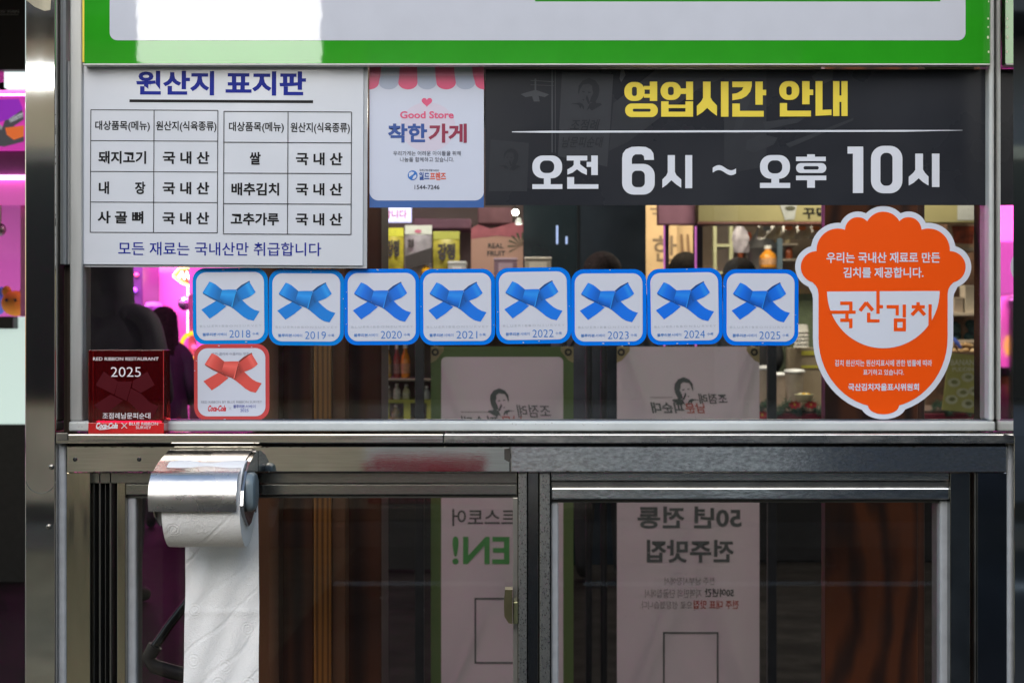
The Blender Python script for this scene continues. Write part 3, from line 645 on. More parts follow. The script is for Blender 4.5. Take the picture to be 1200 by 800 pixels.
def ribbon_sticker(cx, cy, rot, year, hue, label):
    """one square ribbon sticker; local frame of 8 units per photo pixel, body box (42,72)-(748,785)"""
    t0 = lambda x, y: (cx + (x - 395) / 8, cy + (y - 428) / 8)
    x, z = P(cx, cy, -.003)
    T = thing('ribbon_sticker', label, 'sticker', (x, -.003, z), 'ribbon award stickers in a row on the glass')
    red = hue == 'red'
    bc = pc(196, 74, 74) if red else pc(*hue)
    f = slab(rr(42, 72, 748, 785, 118), -.0030, .0012, t0)
    obj('border_sheet', f, mat('sticker_border_%s' % ('red' if red else '%d_%d_%d' % hue), bc, .18, var=.05, vscale=10), T)
    f = Flat(-.0033, t0); f.poly(rr(76, 111, 711, 748, 92)); obj('white_field', f, mat('ribbon_white', pc(202, 206, 220), .22, var=.015), T)
    dyy = -40 if red else 0
    f = Flat(-.0036, lambda a, b: t0(a + (8 if red else 0), b + dyy), .00001); ribbon(f, pc(214, 80, 72) if red else pc(2, hue[1] - 2, hue[2])); obj('ribbon_print', f, vmat('ribbon_print'), T)
    pale = mat('ribbon_pale_text', pc(172, 178, 190), .3, var=0)
    if not red:
        blue = mat('ribbon_text_blue', pc(50, 118, 196), .3, var=0)
        texts('lettering', [('B L U E R I B B O N S U R V E Y', (108, 604, 685, 624), 0)], -.0036, pale, T, t0)
        texts('lettering', [('블루리본', (132, 677, 262, 707), .015), ('서베이', (268, 677, 357, 707), .0), (year, (383, 654, 580, 725), -.008), ('수록', (598, 677, 658, 703), 0)], -.0036, blue, T, t0)
    else:
        rx = lambda a, b: t0(a - 14, b)
        texts('lettering', [('코카-콜라와 어울리는 맛집', (222, 150, 572, 178), 0), ('RED RIBBON BY BLUE RIBBON SURVEY', (122, 603, 692, 625), 0)], -.0036, mat('ribbon_mid_text', pc(140, 142, 158), .3, var=0), T, rx)
        texts('lettering', [('Coca-Cola', (185, 645, 355, 702), .035, .35)], -.0036, mat('cola_red', pc(206, 40, 50), .3, var=0), T, rx)
        texts('lettering', [('블루리본', (424, 640, 530, 672), .015), ('서베이', (536, 641, 632, 672), 0), ('2025', (488, 680, 566, 708), 0)], -.0036, mat('ribbon_navy', pc(84, 92, 170), .3, var=0), T, rx)
        f = Flat(-.0036, rx); f.line((380, 660), (405, 690), 3); f.line((405, 660), (380, 690), 3); obj('cross_print', f, pale, T)
    f = Flat(-.0040, t0, .00001); rs = random.Random(int(cx))
    for q in range(rs.randint(2, 5)):
        side = rs.choice('lrbt'); u = rs.uniform(180, 620); e = rs.uniform(0, 22)
        p = {'l': (46 + e, u), 'r': (744 - e, u), 't': (u, 76 + e), 'b': (u, 781 - e)}[side]
        f.poly([(p[0] + rs.uniform(3, 9) * math.cos(a_) * (1.6 if side in 'tb' else .6), p[1] + rs.uniform(2, 6) * math.sin(a_)) for a_ in (0, 1.1, 2.0, 3.1, 4.2, 5.2)])
    obj('edge_scuffs', f, mat('scuff_pale', pc(180, 190, 205), .6), T)
    T.rotation_euler = (0, R(rot), 0)
ys = [(270, 358.5, -.5, '2018', (2, 130, 214), 'blue ribbon sticker reading 2018, leftmost of the blue row'),
      (359, 360, .3, '2019', (4, 124, 212), 'blue ribbon sticker reading 2019, between 2018 and 2020'),
      (447.5, 359.5, -.3, '2020', (4, 112, 222), 'blue ribbon sticker reading 2020, in deeper blue'),
      (536, 359.5, -.3, '2021', (4, 116, 224), 'blue ribbon sticker reading 2021, right of the 2020 one'),
      (625, 358, -.8, '2022', (4, 118, 226), 'blue ribbon sticker reading 2022, set slightly higher and tilted'),
      (713.5, 360, -.2, '2023', (4, 114, 228), 'blue ribbon sticker reading 2023, under the hours sign'),
      (802.5, 359, -.9, '2024', (4, 112, 228), 'blue ribbon sticker reading 2024, second from the right end'),
      (891.5, 360, .2, '2025', (4, 110, 226), 'blue ribbon sticker reading 2025, right end of row beside orange pot sticker')]
for a in ys: ribbon_sticker(*a)
ribbon_sticker(271.5, 447.5, -.2, '', 'red', 'red ribbon sticker alone below the blue 2018 sticker')

# ---- red acrylic award block on the ledge
ya, yb_ = -.048, -.016
t = Z(95, 400, 6.957)
xa, za = P(*t(57, 68), ya); xb, zb_ = P(*t(675, 755), ya)
zl = P(0, 508.5, -.052)[1]
M_acr = mat('red_acrylic', (.80, .05, .06), .0, 0, var=0, trans=1, ior=1.49)
mm = M_acr; nn = mm.node_tree.nodes; dd = nn.new('ShaderNodeBsdfDiffuse'); dd.inputs[0].default_value = (.40, .010, .016, 1); mxx = nn.new('ShaderNodeMixShader'); mxx.inputs[0].default_value = .085
mm.node_tree.links.new(nn['Principled BSDF'].outputs[0], mxx.inputs[1]); mm.node_tree.links.new(dd.outputs[0], mxx.inputs[2]); mm.node_tree.links.new(mxx.outputs[0], nn['Material Output'].inputs[0])
T = thing('award_block', 'clear red acrylic award block reading 2025 standing on the ledge', 'award', ((xa + xb) / 2, (ya + yb_) / 2, zl))
obj('block', MB().box(xa, xb, ya, yb_, zl + .0142, za, .0009), M_acr, T)
obj('base_glow_band', MB().box(xa, xb, ya, yb_, zl + .0003, zl + .0140, .0006), mat('red_glow_paint', (.55, .008, .012), .08, 0, var=.25, vscale=25, coat=1), T)  # opaque red band imitates light refracted through the block's bottom
obj('edge_glow_strip', MB().box(xa - .0001, xa + .0045, yb_ + .0002, yb_ + .0014, zl + .0142, za - .001), MATS['red_glow_paint'], T)  # bright red edges of the block painted on in the same way
obj('edge_glow_strip', MB().box(xb - .008, xb + .0001, yb_ + .0002, yb_ + .0014, zl + .0142, zl + .035), MATS['red_glow_paint'], T)
wh = mat('award_white', pc(222, 214, 220), .4, var=0); Yt = ya - .0003
texts('lettering', [('RED RIBBON RESTAURANT', (98, 128, 632, 155), .008), ('2025', (243, 208, 487, 288), -.004), ('조점례남문피순대', (175, 580, 565, 630), .01), ('BLUE RIBBON', (392, 656, 627, 682), .008), ('SURVEY', (447, 688, 572, 712), .008)], Yt, wh, T, t)
f = Flat(Yt, t); f.line((330, 663), (375, 708), 5); f.line((375, 663), (330, 708), 5)
addtext(f, 'Coca-Cola', (122, 660, 300, 710), t, Yt, .045, .35)
f.poly([(118, 705), (150, 712), (200, 708), (260, 700), (305, 706), (262, 706), (205, 716), (150, 720)])
obj('lettering', f, wh, T)
f = Flat(Yt + .0001, t, .00001)
for pts in ([(185, 245), (300, 325), (270, 432), (118, 355)], [(300, 327), (415, 325), (372, 485), (275, 437)], [(540, 245), (600, 355), (490, 418), (415, 375), (425, 320)], [(240, 432), (342, 480), (200, 590), (103, 520)], [(405, 380), (490, 425), (560, 495), (632, 528), (580, 625), (500, 600), (430, 530), (378, 485)]):
    f.poly(pts)
obj('ribbon_print', f, mat('award_ribbon', (.075, .010, .014), .9, var=.1, spec=0), T)

# ------------------------------------------------------------ toilet paper holder and roll
X0, X1 = -.4300, -.3185; XC1 = -.3260
T = thing('paper_holder', 'shiny stainless toilet paper holder fixed to the beam', 'paper holder', ((X0 + X1) / 2, -.045, ZC - .16))
def zz(py, Y): return P(0, py, Y)[1]
prof = [(-.047, zz(526.5, -.047)), (-.052, zz(527, -.05)), (-.105, zz(541, -.1)), (-.128, zz(551, -.125))]
cy, cz = -.118, prof[-1][1] - .028
for i in range(1, 13):
    a = R(68 - i * 8.2); prof.append((-.118 - .036 * math.cos(a), cz + .036 * math.sin(a) - .004))
prof[-1] = (prof[-1][0] + .001, zz(592, -.152))
cv = MB(); th = .0009
n = len(prof); xs_ = [X0 + (XC1 - X0) * i / 8 for i in range(9)]
for side in (0, th):
    for x in xs_:
        for i, (y, z) in enumerate(prof):
            cv.v.append((x, y + side * 1.2, z - side))
N = 9 * n
for a in range(8):
    for i in range(n - 1):
        q = a * n + i; cv.f.append((q, q + 1, q + n + 1, q + n)); cv.c.append(None); cv.f.append((N + q, N + q + n, N + q + n + 1, N + q + 1)); cv.c.append(None)
    cv.f.append((a * n + n - 1, N + a * n + n - 1, N + (a + 1) * n + n - 1, (a + 1) * n + n - 1)); cv.c.append(None)
for i in range(n - 1):
    cv.f.append((i, N + i, N + i + 1, i + 1)); cv.c.append(None); q = 8 * n + i; cv.f.append((q, q + 1, N + q + 1, N + q)); cv.c.append(None)
obj('cover', cv, mat('holder_chrome', (.62, .61, .61), .26, 1, var=.03, bump=.10, bscale=220, rvar=.06, stretch=(1, 1, 1), rscale=25), T, True)
pr = [(-.044, zz(529, -.05)), (-.060, zz(530, -.06)), (-.095, zz(541, -.1)), (-.118, zz(552, -.12)), (-.139, zz(575, -.14)), (-.143, zz(592, -.14)), (-.128, zz(606, -.13)), (-.105, zz(617, -.11)), (-.088, zz(612, -.09)), (-.070, zz(600, -.07)), (-.044, zz(592, -.05))]
M_side = mat('holder_side', (.32, .31, .31), .18, 1, var=.06)
obj('side_plate', MB().prism(pr, 'x', X0 + .0012, X0 + .0028), M_side, T); obj('side_plate', MB().prism(pr, 'x', X1 - .0066, X1 - .0012), M_side, T)
obj('back_plate', MB().box(X0 + .003, X1 - .003, -.0465, -.0425, zz(600, -.045), zz(528, -.045), .0005), M_side, T)
yz = [(-.125 + .022 * math.cos(R(a)) * (1 if 1 else 1), zz(575, -.125) + .024 * math.sin(R(a))) for a in range(0, 360, 15)]
cp = MB(); cpc = (-.108, zz(576, -.11))
ring = lambda s, x: [(x, cpc[0] + .021 * s * math.copysign(abs(math.cos(R(a))) ** .7, math.cos(R(a))), cpc[1] + .0235 * s * math.copysign(abs(math.sin(R(a))) ** .7, math.sin(R(a)))) for a in range(0, 360, 15)]
for s_, x in ((1, X1 - .001), (1, X1 + .004), (.9, X1 + .0075), (.7, X1 + .009)): cp.v += ring(s_, x)
for i in range(3):
    for j in range(24): cp.f.append((i * 24 + j, i * 24 + (j + 1) % 24, (i + 1) * 24 + (j + 1) % 24, (i + 1) * 24 + j)); cp.c.append(None)
cp.f.append(tuple(range(72, 96))); cp.c.append(None)
obj('end_cap', cp, mat('grey_plastic', pc(112, 126, 134), .3, var=.03), T, True)
obj('roller', MB().cyl((X0 + .003, -.092, zz(589, -.09)), (X1 - .003, -.092, zz(589, -.09)), .008), mat('roller_plastic', (.3, .3, .3), .4), T, True)

# roll + sheet
XL, XR = -.4165, -.3235
rc = (-.092, zz(589, -.092)); RAD = .0525
T = thing('toilet_roll', 'white embossed toilet paper roll with a long sheet hanging down', 'toilet roll', ((XL + XR) / 2, rc[0], rc[1] - RAD))
pm = bpy.data.materials.new('toilet_paper'); pm.use_nodes = True; n_ = pm.node_tree.nodes; l_ = pm.node_tree.links; b_ = n_['Principled BSDF']
b_.inputs['Base Color'].default_value = (.87, .865, .87, 1); b_.inputs['Roughness'].default_value = .95; b_.inputs['Specular IOR Level'].default_value = .1
b_.inputs['Subsurface Weight'].default_value = .0
uv = n_.new('ShaderNodeUVMap'); uv.uv_map = 'UVMap'
vo = n_.new('ShaderNodeTexVoronoi'); vo.feature = 'DISTANCE_TO_EDGE'; vo.inputs['Scale'].default_value = 58; vo.inputs['Randomness'].default_value = .6; l_.new(uv.outputs[0], vo.inputs[0])
mr = n_.new('ShaderNodeMapRange'); mr.inputs['From Max'].default_value = .03; l_.new(vo.outputs[0], mr.inputs[0])
dots = n_.new('ShaderNodeTexVoronoi'); dots.inputs['Scale'].default_value = 650; l_.new(uv.outputs[0], dots.inputs[0])
# flower rosettes: rings round a coarser set of centres
v2 = n_.new('ShaderNodeTexVoronoi'); v2.inputs['Scale'].default_value = 28; v2.inputs['Randomness'].default_value = .5; l_.new(uv.outputs[0], v2.inputs[0])
sn = n_.new('ShaderNodeMath'); sn.operation = 'MULTIPLY'; sn.inputs[1].default_value = 62; l_.new(v2.outputs[0], sn.inputs[0])
s2 = n_.new('ShaderNodeMath'); s2.operation = 'SINE'; l_.new(sn.outputs[0], s2.inputs[0])
lt = n_.new('ShaderNodeMath'); lt.operation = 'LESS_THAN'; lt.inputs[1].default_value = .30; l_.new(v2.outputs[0], lt.inputs[0])
s3 = n_.new('ShaderNodeMath'); s3.operation = 'MULTIPLY'; l_.new(s2.outputs[0], s3.inputs[0]); l_.new(lt.outputs[0], s3.inputs[1])
a1 = n_.new('ShaderNodeMath'); a1.operation = 'MULTIPLY_ADD'; a1.inputs[1].default_value = .18; l_.new(s3.outputs[0], a1.inputs[0]); pass
a2 = n_.new('ShaderNodeMath'); a2.operation = 'MULTIPLY_ADD'; a2.inputs[1].default_value = .5; l_.new(dots.outputs[0], a2.inputs[0]); wq = n_.new('ShaderNodeTexWave'); wq.inputs['Scale'].default_value = 11; wq.inputs['Distortion'].default_value = 3.5; wq.inputs['Detail'].default_value = 0; wq.inputs['Detail Scale'].default_value = 1; wq.bands_direction = 'DIAGONAL'; l_.new(uv.outputs[0], wq.inputs[0]); wr = n_.new('ShaderNodeMapRange'); wr.inputs['From Min'].default_value = .93; wr.inputs['From Max'].default_value = 1; wr.inputs['To Max'].default_value = .55; l_.new(wq.outputs[1], wr.inputs[0]); l_.new(a1.outputs[0], a2.inputs[2])
l_.new(wr.outputs[0], a1.inputs[2])
nz = n_.new('ShaderNodeTexNoise'); nz.inputs['Scale'].default_value = 22; nz.inputs['Detail'].default_value = 3; l_.new(uv.outputs[0], nz.inputs[0])
a3 = n_.new('ShaderNodeMath'); a3.operation = 'MULTIPLY_ADD'; a3.inputs[1].default_value = 1.9; l_.new(nz.outputs[0], a3.inputs[0]); l_.new(a2.outputs[0], a3.inputs[2])
bp = n_.new('ShaderNodeBump'); bp.inputs['Strength'].default_value = .95; bp.inputs['Distance'].default_value = .0009; l_.new(a3.outputs[0], bp.inputs['Height']); l_.new(bp.outputs[0], b_.inputs['Normal'])
def grid_obj(name, fn, nu, nv, usize, vsize, m, parent):
    me = bpy.data.meshes.new(name); o0 = loc_of(parent); vs = []; fs = []; uvs = []
    for j in range(nv + 1):
        for i in range(nu + 1):
            p = fn(i / nu, j / nv); vs.append((p[0] - o0.x, p[1] - o0.y, p[2] - o0.z)); uvs.append((i / nu * usize, j / nv * vsize))
    for j in range(nv):
        for i in range(nu): a = j * (nu + 1) + i; fs.append((a, a + 1, a + nu + 2, a + nu + 1))
    me.from_pydata(vs, [], fs); ul = me.uv_layers.new(name='UVMap')
    for lo in me.loops: ul.data[lo.index].uv = uvs[lo.vertex_index]
    me.materials.append(m); me.update(); me.polygons.foreach_set('use_smooth', [True] * len(me.polygons))
    o = bpy.data.objects.new(name, me); SC.collection.objects.link(o); o.parent = parent; return o
def rollsurf(u, v):
    a = 2 * math.pi * v; r = RAD + .0008 * math.sin(3 * a + 1) + .0004 * math.sin(u * 9)
    return (XL + (XR - XL) * u, rc[0] + r * math.cos(a), rc[1] + r * math.sin(a))
grid_obj('outer_layer', rollsurf, 12, 72, .098, .33, pm, T)
en = MB()
for x in (XL, XR):
    o0 = len(en.v); m_ = 48
    for r in (RAD, .045, .036, .028, .021):
        for j in range(m_): a = 2 * math.pi * j / m_; rr2 = r + (.0008 * math.sin(3 * a + 1) if r == RAD else 0); en.v.append((x + random.uniform(-.0006, .0006) * (r != RAD) , rc[0] + rr2 * math.cos(a), rc[1] + rr2 * math.sin(a)))
    for i in range(4):
        for j in range(m_): en.f.append((o0 + i * m_ + j, o0 + i * m_ + (j + 1) % m_, o0 + (i + 1) * m_ + (j + 1) % m_, o0 + (i + 1) * m_ + j)); en.c.append(None)
obj('roll_end', en, mat('paper_edge', (.76, .75, .74), .95, bump=.5, bscale=300), T, True)
obj('core', MB().cyl((XL + .001, *rc), (XR - .001, *rc), .0212, n=32, caps=False), mat('cardboard', (.35, .27, .18), .9), T, True)
ys0 = rc[0] + RAD + .0004; z_t = rc[1]; SH0, SH1 = XL + .004, XR + .0025
def sheet(u, v):
    if v < .12:
        a = R(55) * (1 - v / .12); y = rc[0] + (RAD + .0012) * math.cos(a); z = rc[1] + (RAD + .0012) * math.sin(a)
    else:
        d = (v - .12) / .88; z = z_t - d * .34
        y = ys0 - .004 * d + .0022 * math.sin(u * 5 + d * 7) * d + .0012 * math.sin(u * 17 + d * 23) * min(1, d * 3) - .0009 * math.exp(-((d - .42) / .012) ** 2)
    x = SH0 + (SH1 - SH0) * u + .0016 * math.sin(v * 6) * v + .004 * v * (u - .0)
    return (x, y, z)
grid_obj('hanging_sheet', sheet, 40, 140, .098, .40, pm, T)


# ============================================================ INSIDE THE STALL
def PB(px0, py0, px1, py1, Y, dep, b=0): return MB().pbox(px0, py0, px1, py1, Y, Y + dep, b)
W_red = woodmat('wood_red_brown', rgb(70, 42, 28), rgb(120, 78, 52), 5, 3)
W_dark = woodmat('wood_dark', rgb(50, 25, 15), rgb(100, 56, 34), 7, 4)
W_org = woodmat('wood_orange', rgb(100, 56, 18), rgb(176, 112, 46), 40, 2.5, axis=(1, 1, .05))
W_ply = woodmat('wood_ply', rgb(44, 20, 8), rgb(112, 56, 22), 5, 14, axis=(1, 1, .3))
T = thing('wooden_pillar', 'brown wooden plank pillar inside the stall behind the hanging toilet paper', 'pillar', (P(375, 0, .35)[0], .4, 0))
for a, b, yf, m in ((296, 327, .36, W_red), (327.4, 367, .40, W_dark), (367.4, 388, .38, W_org), (388.4, 405, .385, W_red), (405.4, 447, .43, W_dark)):
    x0, x1 = P(a, 0, yf)[0], P(b, 0, yf)[0]
    obj('plank', MB().box(x0, x1, yf, .56, 0, 2.6, .002), m, T)
T = thing('wooden_pillar', 'single plywood pillar inside the stall behind the orange pot sticker', 'pillar', (P(1020, 0, .4)[0], .4, 0))
obj('plank', MB().box(P(967, 0, .4)[0], P(1076, 0, .4)[0], .40, .43, 0, 2.6, .002), W_ply, T)
obj('side_plank', MB().box(P(1076, 0, .4)[0] + .001, P(1086, 0, .4)[0], .41, .43, 0, 2.6, .002), W_dark, T)
# handlebar
T = thing('handlebar', 'black padded curved handlebar inside lower left window behind the paper sheet', 'handlebar', (P(190, 0, .3)[0], .3, P(0, 800, .3)[1] - .12))
h = [P(222, 702, .3), P(200, 730, .3), P(182, 756, .3), P(174, 770, .3), P(180, 780, .3), P(200, 786, .3), P(240, 796, .3), P(262, 815, .3)]
hp_ = [(a[0], .3 + .0 * i, a[1]) for i, a in enumerate(h)]
obj('grip', MB().tube(hp_[2:7], .011, 12), mat('rubber_black', (.03, .026, .028), .45), T, True)
obj('bar', MB().tube([hp_[0], hp_[1], hp_[2]], .007, 10).tube([hp_[6], hp_[7], (hp_[7][0] + .02, .3, hp_[7][1] - .1)], .007, 10), mat('bar_metal', (.05, .05, .055), .25, .8), T, True)

# ------------------------------------------------------------ banners seen from behind
YB = 2.6
def fabric(name, base, rough=.6, transl=.5):
    if name in MATS: return MATS[name]
    m = mat(name, base, rough, var=.05, vscale=5); n = m.node_tree.nodes; l = m.node_tree.links
    tr = n.new('ShaderNodeBsdfTranslucent'); tr.inputs[0].default_value = (*base, 1)
    mx = n.new('ShaderNodeMixShader'); mx.inputs[0].default_value = transl
    l.new(n['Principled BSDF'].outputs[0], mx.inputs[1]); l.new(tr.outputs[0], mx.inputs[2]); l.new(mx.outputs[0], n['Material Output'].inputs[0]); return m
B_pink = fabric('banner_vinyl', (.60, .53, .57)); B_green = fabric('banner_green', (.13, .19, .07)); B_patch = fabric('banner_corner_patch', (.42, .34, .18))
B_ink = mat('banner_ink', (.07, .075, .075), .7, var=.1); B_grn = mat('banner_green_ink', (.06, .22, .06), .7); B_red = mat('banner_red_ink', (.36, .06, .04), .7); B_soft = mat('banner_soft_ink', (.22, .19, .19), .7)
def banner(px0, px1, py0, green, label):
    c = (px0 + px1) / 2
    T = thing('banner_stand', label, 'banner', (P(c, 0, YB)[0], YB, 0), 'roll banners standing behind the stall')
    t0 = lambda a, b: (px0 + a, py0 + b)
    zb = .03; x0, z1 = P(px0, py0, YB); x1, _ = P(px1, py0, YB)
    nx, nz_ = 16, 20; sh = MB()
    for j in range(nz_ + 1):
        for i in range(nx + 1):
            u = i / nx; v = j / nz_; sh.v.append((x0 + (x1 - x0) * u, YB + .004 * math.cos(u * 6.28) * 0 + 0, z1 + (zb - z1) * v))
    for j in range(nz_):
        for i in range(nx): a = j * (nx + 1) + i; sh.f.append((a, a + 1, a + nx + 2, a + nx + 1)); sh.c.append(None)
    obj('banner_sheet', sh, B_pink, T)
    W = px1 - px0
    if green:
        f = Flat(YB - .001, t0, .0002); f.ring(rr(0, 0, W, 540, .5), rr(12, 12, W - 12, 525, 6)); obj('green_border', f, B_green, T)
    for cx in (5, W - 6):
        f = Flat(YB - .003, t0, .0002); s = 1 if cx < 20 else -1
        e0 = 0 if s == 1 else W
        f.poly([(e0, 0), (e0 + s * 15, 0), (e0 + s * 15, 5), (e0 + s * 6, 16), (e0, 19)]); obj('corner_patch', f, B_patch, T)
        f = Flat(YB - .006, t0, .0002); f.ring(ell(cx, 6.5, 4.4, 4.4, 20), ell(cx, 6.5, 2, 2, 20)); obj('eyelet', f, mat('eyelet_metal', (.06, .055, .05), .35, .8), T)
        x, z = P(*t0(cx, 6.5), YB)
        obj('corner_clip', MB().tube([(x, YB + .01, z), (x - s * .01, YB + .02, z + .02), (x - s * .02, YB + .03, z + .035)], .006, 8), M_black, T)
    xm = (x0 + x1) / 2
    obj('support_pole', MB().tube([(xm, YB + .12, z1 * .5), (x0 + .015, YB + .03, z1)], .008, 8), M_black, T); obj('support_pole', MB().tube([(xm, YB + .12, z1 * .5), (x1 - .015, YB + .03, z1)], .008, 8), M_black, T)
    obj('support_pole', MB().tube([(xm, YB + .12, z1 * .5), (x0 + .02, YB + .02, .02)], .008, 8), M_black, T); obj('support_pole', MB().tube([(xm, YB + .12, z1 * .5), (x1 - .02, YB + .02, .02)], .008, 8), M_black, T)
    obj('support_pole', MB().tube([(xm, YB + .12, z1 * .5), (xm, YB + .5, .01)], .008, 8), M_black, T)
    return T
YT2 = YB - .004
T1 = banner(505, 672, 406, True, 'green bordered banner on black stand seen from behind, left of the other')
T2 = banner(723, 890, 406, False, 'plain pinkish banner on black stand seen from behind, mirrored lettering')
def logo(T, cx, cy, k_=1.0):
    f = Flat(YT2, None, .0002); portrait(f, cx, cy, 21.5 * k_, True); obj('portrait_print', f, B_ink, T)
def mtext(T, items, m, c, bold=.02, shear=0):       # boxes are as seen (mirrored); flip about the box centre
    for it in items:
        mb = Flat(YT2); b = it[1]; addtext(mb, it[0], b, None, YT2, it[2] if len(it) > 2 else bold, it[3] if len(it) > 3 else shear, mirror=(b[0] + b[2]) / 2); o = obj('lettering', mb, m, T)
    return o
logo(T1, 585, 468); logo(T2, 801, 455)
mtext(T1, [('조점례', (605, 474, 646, 489), .01, .2), ('피순대', (540, 487, 585, 502), .01, .2)], B_ink, 0)
mtext(T1, [('남문', (588, 487, 612, 502), .01, .2)], B_red, 0)
mtext(T2, [('조점례', (818, 461, 853, 473), .02, .2), ('피순대', (762, 471, 802, 484), .03, .2)], B_ink, 0)
mtext(T2, [('남문', (803, 472, 826, 484), .02, .2)], B_red, 0)
mtext(T2, [('전통 순대', (762, 490.5, 828, 500), .02)], B_ink, 0); mtext(T1, [('ㅡㅡㅡㅡㅡㅡㅡㅡㅡ', (540, 482, 573, 483), 0)], B_soft, 0)
mtext(T2, [('ㅡㅡㅡㅡㅡㅡㅡㅡㅡㅡ', (762, 465, 788, 465.8), 0)], B_soft, 0)
mtext(T1, [('스마트스토어', (530, 596, 645, 616), .012)], B_ink, 0)
mtext(T1, [('EN!', (530, 628, 597, 661), .02), ('OP', (605, 628, 650, 661), .02)], B_grn, 0)
mtext(T2, [('50년 전통', (747, 593, 869, 619), .03), ('전주맛집', (758, 632, 860, 659), .03), ('50여년간', (826, 689, 860, 699), .03)], B_ink, 0)
mtext(T2, [('전주 남부시장에서', (779, 676, 838, 685), 0), ('지역민의 단골집에서', (756, 690, 822, 700), 0), ('으로 성장했습니다.', (750, 704, 811, 713), 0)], B_soft, 0)
mtext(T2, [('전주 대표 맛집', (813, 703, 866, 713), .015)], B_red, 0)
for T, b in ((T1, (556, 700, 640, 777)), (T2, (777, 740, 842, 815))):
    f = Flat(YT2, None, .0002); f.ring(rect(*b), rect(b[0] + 2, b[1] + 2, b[2] - 2, b[3] - 2)); obj('square_outline_print', f, B_ink, T)
# steel posts behind the banners' line
for px, y, lb in ((491.5, 2.45, 'thin black post standing left of the green bordered banner'), (905, 2.45, 'thin black post standing right of the plain banner'),):
    tag(obj('black_post', MB().box(P(px - 5.3, 0, y)[0], P(px + 5.3, 0, y)[0], y, y + .02, 0, P(0, 352, y)[1], .002), M_black), lb, 'post', 'black posts beside the banners')
for px, lb in ((690, 'dark pole between the two banners, nearer the green one'), (707.5, 'dark pole between the two banners, nearer the plain one')):
    tag(obj('dark_pole', MB().cyl((P(px, 0, 2.9)[0], 2.9, 0), (P(px, 0, 2.9)[0], 2.9, P(0, 400, 2.9)[1]), .011), M_black, smooth=True), lb, 'post', 'dark poles between the banners')

# ============================================================ ACROSS THE ALLEY BEHIND
def C(px, py, Y): a = P(px, py, Y); return Vector((a[0], Y, a[1]))
struct('back_wall', MB().box(-9, 9, 10.6, 10.8, 0, 2.75), mat('far_wall', (.08, .065, .07), .8))
struct('side_wall', MB().box(5.2, 5.35, 3, 10.6, 0, 2.75), mat('far_wall', None))
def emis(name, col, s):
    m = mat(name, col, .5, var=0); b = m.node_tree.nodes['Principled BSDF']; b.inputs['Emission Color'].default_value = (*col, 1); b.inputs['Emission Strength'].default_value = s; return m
def lamp(name, label, loc, size, col, energy, m, tilt=0):
    T = thing(name, label, 'lamp', loc)
    obj('housing', MB().box(loc[0] - size / 2, loc[0] + size / 2, loc[1] - .07, loc[1] + .07, loc[2], loc[2] + .04, .003), M_black, T)
    obj('tube', MB().cyl((loc[0] - size / 2, loc[1], loc[2] - .02), (loc[0] + size / 2, loc[1], loc[2] - .02), .014, n=10), m, T)
    ld = bpy.data.lights.new('added_lamp_light', 'AREA'); ld.shape = 'RECTANGLE'; ld.size = size; ld.size_y = .12; ld.energy = energy; ld.color = col  # area light added so the lamp brightens its surroundings
    lo = bpy.data.objects.new('added_lamp_light', ld); SC.collection.objects.link(lo); lo.parent = T; lo.location = (0, 0, -.05); lo.rotation_euler = (R(tilt), 0, 0)
M_tubew = emis('tube_white', (1, .95, .86), 12); M_tubep = emis('tube_pink', (1, .22, .75), 9)

# ---- goods rack (left)
YG = 5.6
wallpaper = mat('shop_back', (.16, .12, .11), .7, var=.2, vscale=3)
struct('shop_back_wall', MB().pbox(440, 150, 618, 700, 6.6, 6.65), wallpaper)
T = thing('goods_rack', 'dark shelving rack of packed goods right of the wooden pillar', 'rack', (P(525, 0, YG)[0], YG + .2, 0))
for py in (324, 380, 443.5, 494): obj('shelf', MB().pbox(441, py, 616, py + 3, YG - .1, YG + .42, .003), mat('shelf_dark', (.12, .09, .07), .5), T)
for px in (441, 616): obj('upright', MB().pbox(px, 240, px + 3, 400 + 1.2 / k(YG), YG + .38, YG + .42), M_black, T)
obj('back_board', MB().pbox(441, 324, 618, 494, YG + .43, YG + .45), mat('rack_back', (.10, .07, .05), .7, var=.3, vscale=6), T)
obj('counter_front', MB().pbox(441, 497, 616, 400 + 1.19 / k(YG), YG - .09, YG - .06), mat('counter_dark', (.009, .008, .009), .6, var=.2), T)
def pouch(px0, py0, px1, py1, Y, cb, ct, body, label):
    T = thing('snack_pouch', label, 'snack bag', tuple(C((px0 + px1) / 2, py1, Y)), 'hanging snack bags on the rack')
    h = py1 - py0
    m = MB(); n = 10; A, B_ = C(px0, py0 + h * .18, Y), C(px1, py1, Y)
    for j in range(n + 1):
        for i in range(n + 1):
            u, v = i / n, j / n; bulge = math.sin(math.pi * u) * math.sin(math.pi * min(1, v * .95 + .03))
            m.v.append((A.x + (B_.x - A.x) * u, Y - .025 * bulge - .004 * random.random() * bulge, A.z + (B_.z - A.z) * v))
    for j in range(n):
        for i in range(n): a = j * (n + 1) + i; m.f.append((a, a + 1, a + n + 2, a + n + 1)); m.c.append(None)
    a = C(px0, 0, Y); b = C(px1, 0, Y)
    obj('bag_body', m, mat('bag_%s' % body, cb, .35, var=.25, vscale=25), T, True)
    obj('back_sheet', MB().box(a.x, b.x, Y + .001, Y + .006, B_.z, A.z), MATS['bag_%s' % body], T)
    obj('header_card', MB().pbox(px0, py0, px1, py0 + h * .18, Y - .004, Y + .006, .001), mat('card_%s' % body, ct, .4, var=.05), T)
    return T
